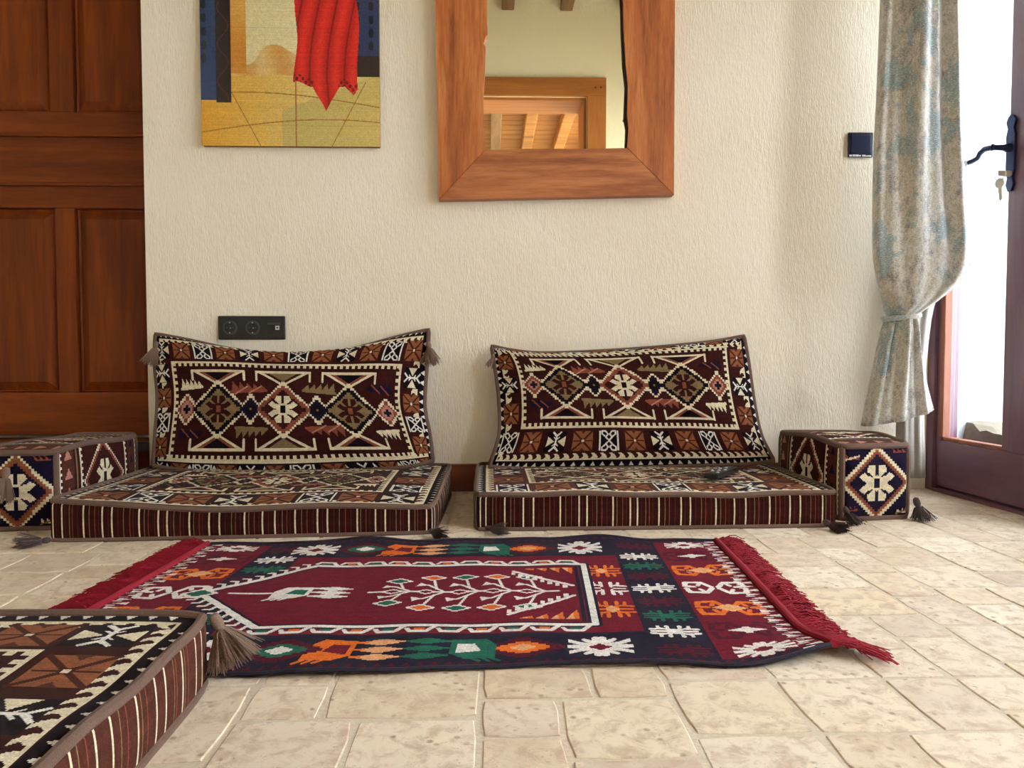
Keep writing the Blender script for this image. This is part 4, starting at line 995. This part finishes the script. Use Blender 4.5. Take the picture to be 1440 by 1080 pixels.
# dark bark along the right plank's inner edge
mb = MB(); A = [p+Vector((-.002, .006, 0)) for p in right_in]; mb.tube([Vector((p.x, MY+.012, p.z)) for p in A], [.003, .005, .007, .005, .006, .004, .004, .004, .004, .004], 6); mb.build('bark_edge', M['live_edge'], mir)
MB().lathe([(.0, 0), (.006, .001), (.004, .008)], Vector((right_in[2].x, MY+.004, right_in[2].z)), (-1, 0, 0), 8).build('knot_stub', M['live_edge'], mir)
bx('mirror_glass', (o_bl.x+.05, WY-.024, o_bl.z+.06), (o_br.x-.05, WY-.020, o_tr.z-.06), M['mirror'], mir, 0)
bx('backing', (o_bl.x+.04, WY-.018, o_bl.z+.05), (o_br.x-.04, WY-.002, o_tr.z-.05), M['live_edge'], mir, .001)

# black triple socket strip
sx0, sx1, sz0, sz1 = -.899, -.680, .508, .586
SY = WY-.011
sock = empty('wall_socket', ((sx0+sx1)/2, WY, (sz0+sz1)/2), 'black socket strip with two round power sockets and a data port above the left cushion', 'socket')
bx('cover_frame', (sx0, SY, sz0), (sx1, WY-.0005, sz1), M['black'], sock, .003)
cz_ = (sz0+sz1)/2
for px in (323.5, 355.5):
    cx = on_y(px, 460, SY).x; P0 = Vector((cx, SY-.0005, cz_))
    ins = MB().lathe([(.0235, 0), (.0235, .003), (.0215, .0036), (.0195, .003), (.0188, -.004)], P0, (0, -1, 0), 32).build('socket_insert', M['grey_rim'], sock, True)
    MB().lathe([(.0186, 0), (.0186, .0025)], P0, (0, -1, 0), 28).build('socket_well', M['black_in'], ins)
    for a, b_ in ((-.0095, 0), (.0095, 0)):
        MB().lathe([(.0026, 0), (.0026, .0008)], P0+Vector((a, -.0026, b_)), (0, -1, 0), 10).build('pin_hole', M['grey_rim'], ins)
    MB().lathe([(.0022, 0), (.0018, .0014)], P0+Vector((.002, -.0026, -.001)), (0, -1, 0), 10).build('screw', M['chrome'], ins)
    for b_ in (-.0165, .0165): MB().box((cx-.002, SY-.0065, cz_+b_-.002), (cx+.002, SY-.0025, cz_+b_+.002), None, .0005).build('earth_clip', M['chrome'], ins)
ax = on_y(385, 460, SY).x
ins = bx('data_insert', (ax-.024, SY-.002, cz_-.024), (ax+.026, SY+.001, cz_+.024), M['black_in'], sock, .001)
prt = bx('data_port', (ax+.006, SY-.004, cz_-.0065), (ax+.019, SY-.0015, cz_+.0065), M['white_pl'], ins, .0008)
ins2 = bx('label_strip', (ax-.020, SY-.0026, cz_+.010), (ax+.022, SY-.0015, cz_+.017), M['grey_rim'], ins, .0004)
MB().prism([(-.003, .003), (.003, .003), (.003, -.001), (.0012, -.003), (-.0012, -.003), (-.003, -.001)], 0, .001, lambda x, z, a: Vector((ax+.0127+x, SY-.0040-a, cz_+z))).build('port_opening', M['grey_rim'], ins)

# navy switch beside the curtain
sw = empty('light_switch', (1.238, WY, 1.16), 'square navy blue light switch on the wall beside the curtain', 'switch')
bx('cover_frame', (1.197, WY-.009, 1.119), (1.281, WY-.0005, 1.201), M['navy'], sw, .003)
bx('rocker', (1.205, WY-.012, 1.129), (1.273, WY-.008, 1.193), M['navy'], sw, .002)
mb = MB(); q = random.Random(5)
for i in range(7): mb.box((1.200+i*.011, WY-.0098, 1.1205), (1.200+i*.011+q.uniform(.006, .011), WY-.0088, 1.1205+q.uniform(.003, .007)))
mb.build('paint_smudge', M['white_pl'], sw)

# remote control lying on the right cushion
rc = on_z(1015, 671, .103)
rem = empty('remote_control', (rc.x, rc.y, .103), 'slim black remote control lying on the reddish-brown floor cushion', 'remote control')
ra = math.radians(52); zr = .1085
def rf(x, y, z): return Vector((rc.x+x*math.cos(ra)-y*math.sin(ra), rc.y+x*math.sin(ra)+y*math.cos(ra), z+zr))
MB().box((-.085, -.021, 0), (.085, .021, .017), rf, .006).build('remote_case', M['black'], rem, True)
for i in range(7):
    for j in range(3):
        if i == 3 and j == 1: continue
        MB().box((-.066+i*.019, -.0155+j*.0115, .0165), (-.056+i*.019, -.0085+j*.0115, .0188), rf, .001).build('button', M['grey_rim' if (i+j) % 3 else 'white_pl'] if i < 6 else M['grey_rim'], rem)
MB().lathe([(.006, 0), (.006, .002), (.004, .0025)], rf(-.004, -.0005, .0165), (0, 0, 1), 14).build('menu_button', M['grey_rim'], rem)

# ---- curtains in the corner, gathered by a tie
def drape(name, rows, mat, parent, kf=7, amp=.012, depth=.055, Y0=2.36, top_blend=None, K=150, ph=0, sub=5, solid=True):
    """rows: (px_left, px_right, py); a closed fluted tube of cloth, folds run along the height"""
    rows2 = []
    for i in range(len(rows)-1):
        for j in range(sub):
            f = j/sub; rows2.append(tuple(rows[i][k]*(1-f)+rows[i+1][k]*f for k in range(len(rows[i]))))
    rows2.append(rows[-1]); V = []; n = len(rows2)
    # smooth
    a = np.array(rows2, float)
    for _ in range(2): a[1:-1] = (a[:-2]+2*a[1:-1]+a[2:])/4
    for i in range(n):
        xl, xr, py, yo, am, sk = a[i]
        A, B_ = on_y(xl, py, Y0+yo), on_y(xr, py, Y0+yo); c = (A+B_)/2; hw = (B_.x-A.x)/2; dp = min(depth, hw*.95)
        for j in range(K):
            th = 2*PI*j/K; f = 1+am*(.55*math.sin(kf*th+ph+i*.012)+.3*math.sin((kf*2+1)*th+1.3+ph+i*.02)+.25*math.sin(3*th+i*.03))
            x = c.x+hw*math.cos(th)*(.93+.07*f); y = Y0+yo+dp*math.sin(th)*f
            xx = (x-c.x)/max(hw, 1e-4)
            V.append((x, y, c.z+sk*xx))
    F = [[i*K+j, i*K+(j+1) % K, (i+1)*K+(j+1) % K, (i+1)*K+j] for i in range(n-1) for j in range(K)]
    og = parent_origin(parent); V = [Vector(v)-og for v in V]
    me = bpy.data.meshes.new(name); me.from_pydata(V, [], F); o = link(name, me, mat, parent, True)
    if solid: md = o.modifiers.new('solid', 'SOLIDIFY'); md.thickness = .0025; md.offset = -1
    return o
cur = empty('curtain', (1.30, 2.36, .2), 'silver and teal brocade curtain gathered and tied beside the glazed door', 'curtain')
# rows: left px, right px, py, depth offset, fold amplitude, vertical skew
drape('upper_drape', [(1262, 1372, -430, 0, .55, 0), (1252, 1350, -200, 0, .55, 0), (1243, 1346, 0, 0, .5, 0), (1237, 1351, 100, 0, .45, 0), (1231, 1356, 200, 0, .4, 0), (1229, 1362, 280, -.005, .3, 0),
      (1229, 1368, 335, -.01, .22, 0), (1230, 1368, 362, -.012, .18, .004), (1234, 1363, 384, -.012, .14, .008), (1239, 1350, 402, -.01, .12, .012), (1244, 1328, 418, -.008, .1, .012), (1248, 1304, 434, -.004, .1, .01), (1252, 1280, 448, 0, .1, 0)], M['brocade'], cur, 6, depth=.07)
drape('lower_drape', [(1252, 1286, 442, .01, .3, 0), (1246, 1288, 455, .01, .4, 0), (1238, 1291, 485, .01, .42, 0), (1230, 1297, 520, .01, .4, .004), (1222, 1303, 555, .01, .36, .010), (1214, 1310, 588, .01, .3, .026)], M['brocade'], cur, 7, depth=.05, ph=1)
mb = MB(); tc_ = on_y(1268, 446, 2.36); tp = [Vector((tc_.x+.052*math.cos(a)+.0, 2.365+.045*math.sin(a), tc_.z+.006*math.cos(a))) for a in np.linspace(0, 2*PI, 26)[:-1]]
mb.tube(tp, .009, 8, True); mb.build('tie_band', M['brocade'], cur, True)
lin_ = empty('curtain', (1.42, 2.50, .02), 'plain grey inner curtain hanging behind the brocade curtain against the door frame', 'curtain')
drape('lining_drape', [(1328, 1352, -390, 0, .4, 0), (1325, 1351, -100, 0, .4, 0), (1322, 1352, 0, 0, .4, 0), (1316, 1356, 160, 0, .4, 0), (1300, 1360, 250, 0, .4, 0), (1290, 1350, 340, 0, .4, 0), (1272, 1310, 430, 0, .4, 0), (1264, 1300, 520, 0, .4, 0), (1262, 1298, 600, 0, .4, 0), (1262, 1300, 671, 0, .4, 0)], M['lining'], lin_, 5, depth=.02, Y0=2.50)
rod = empty('curtain_rod', wp(.3, -.10, 2.60), 'dark wooden curtain rod over the glazed door', 'curtain rod')
MB().tube([wp(.0+.03, -.10, 2.60), wp(1.55, -.10, 2.60)], .014, 14).build('pole', M['french'], rod, True)
for s in (.06, 1.5): MB().box((s-.01, -.11, 2.615), (s+.01, 0, 2.64), wp, .003).build('bracket', M['iron'], rod)
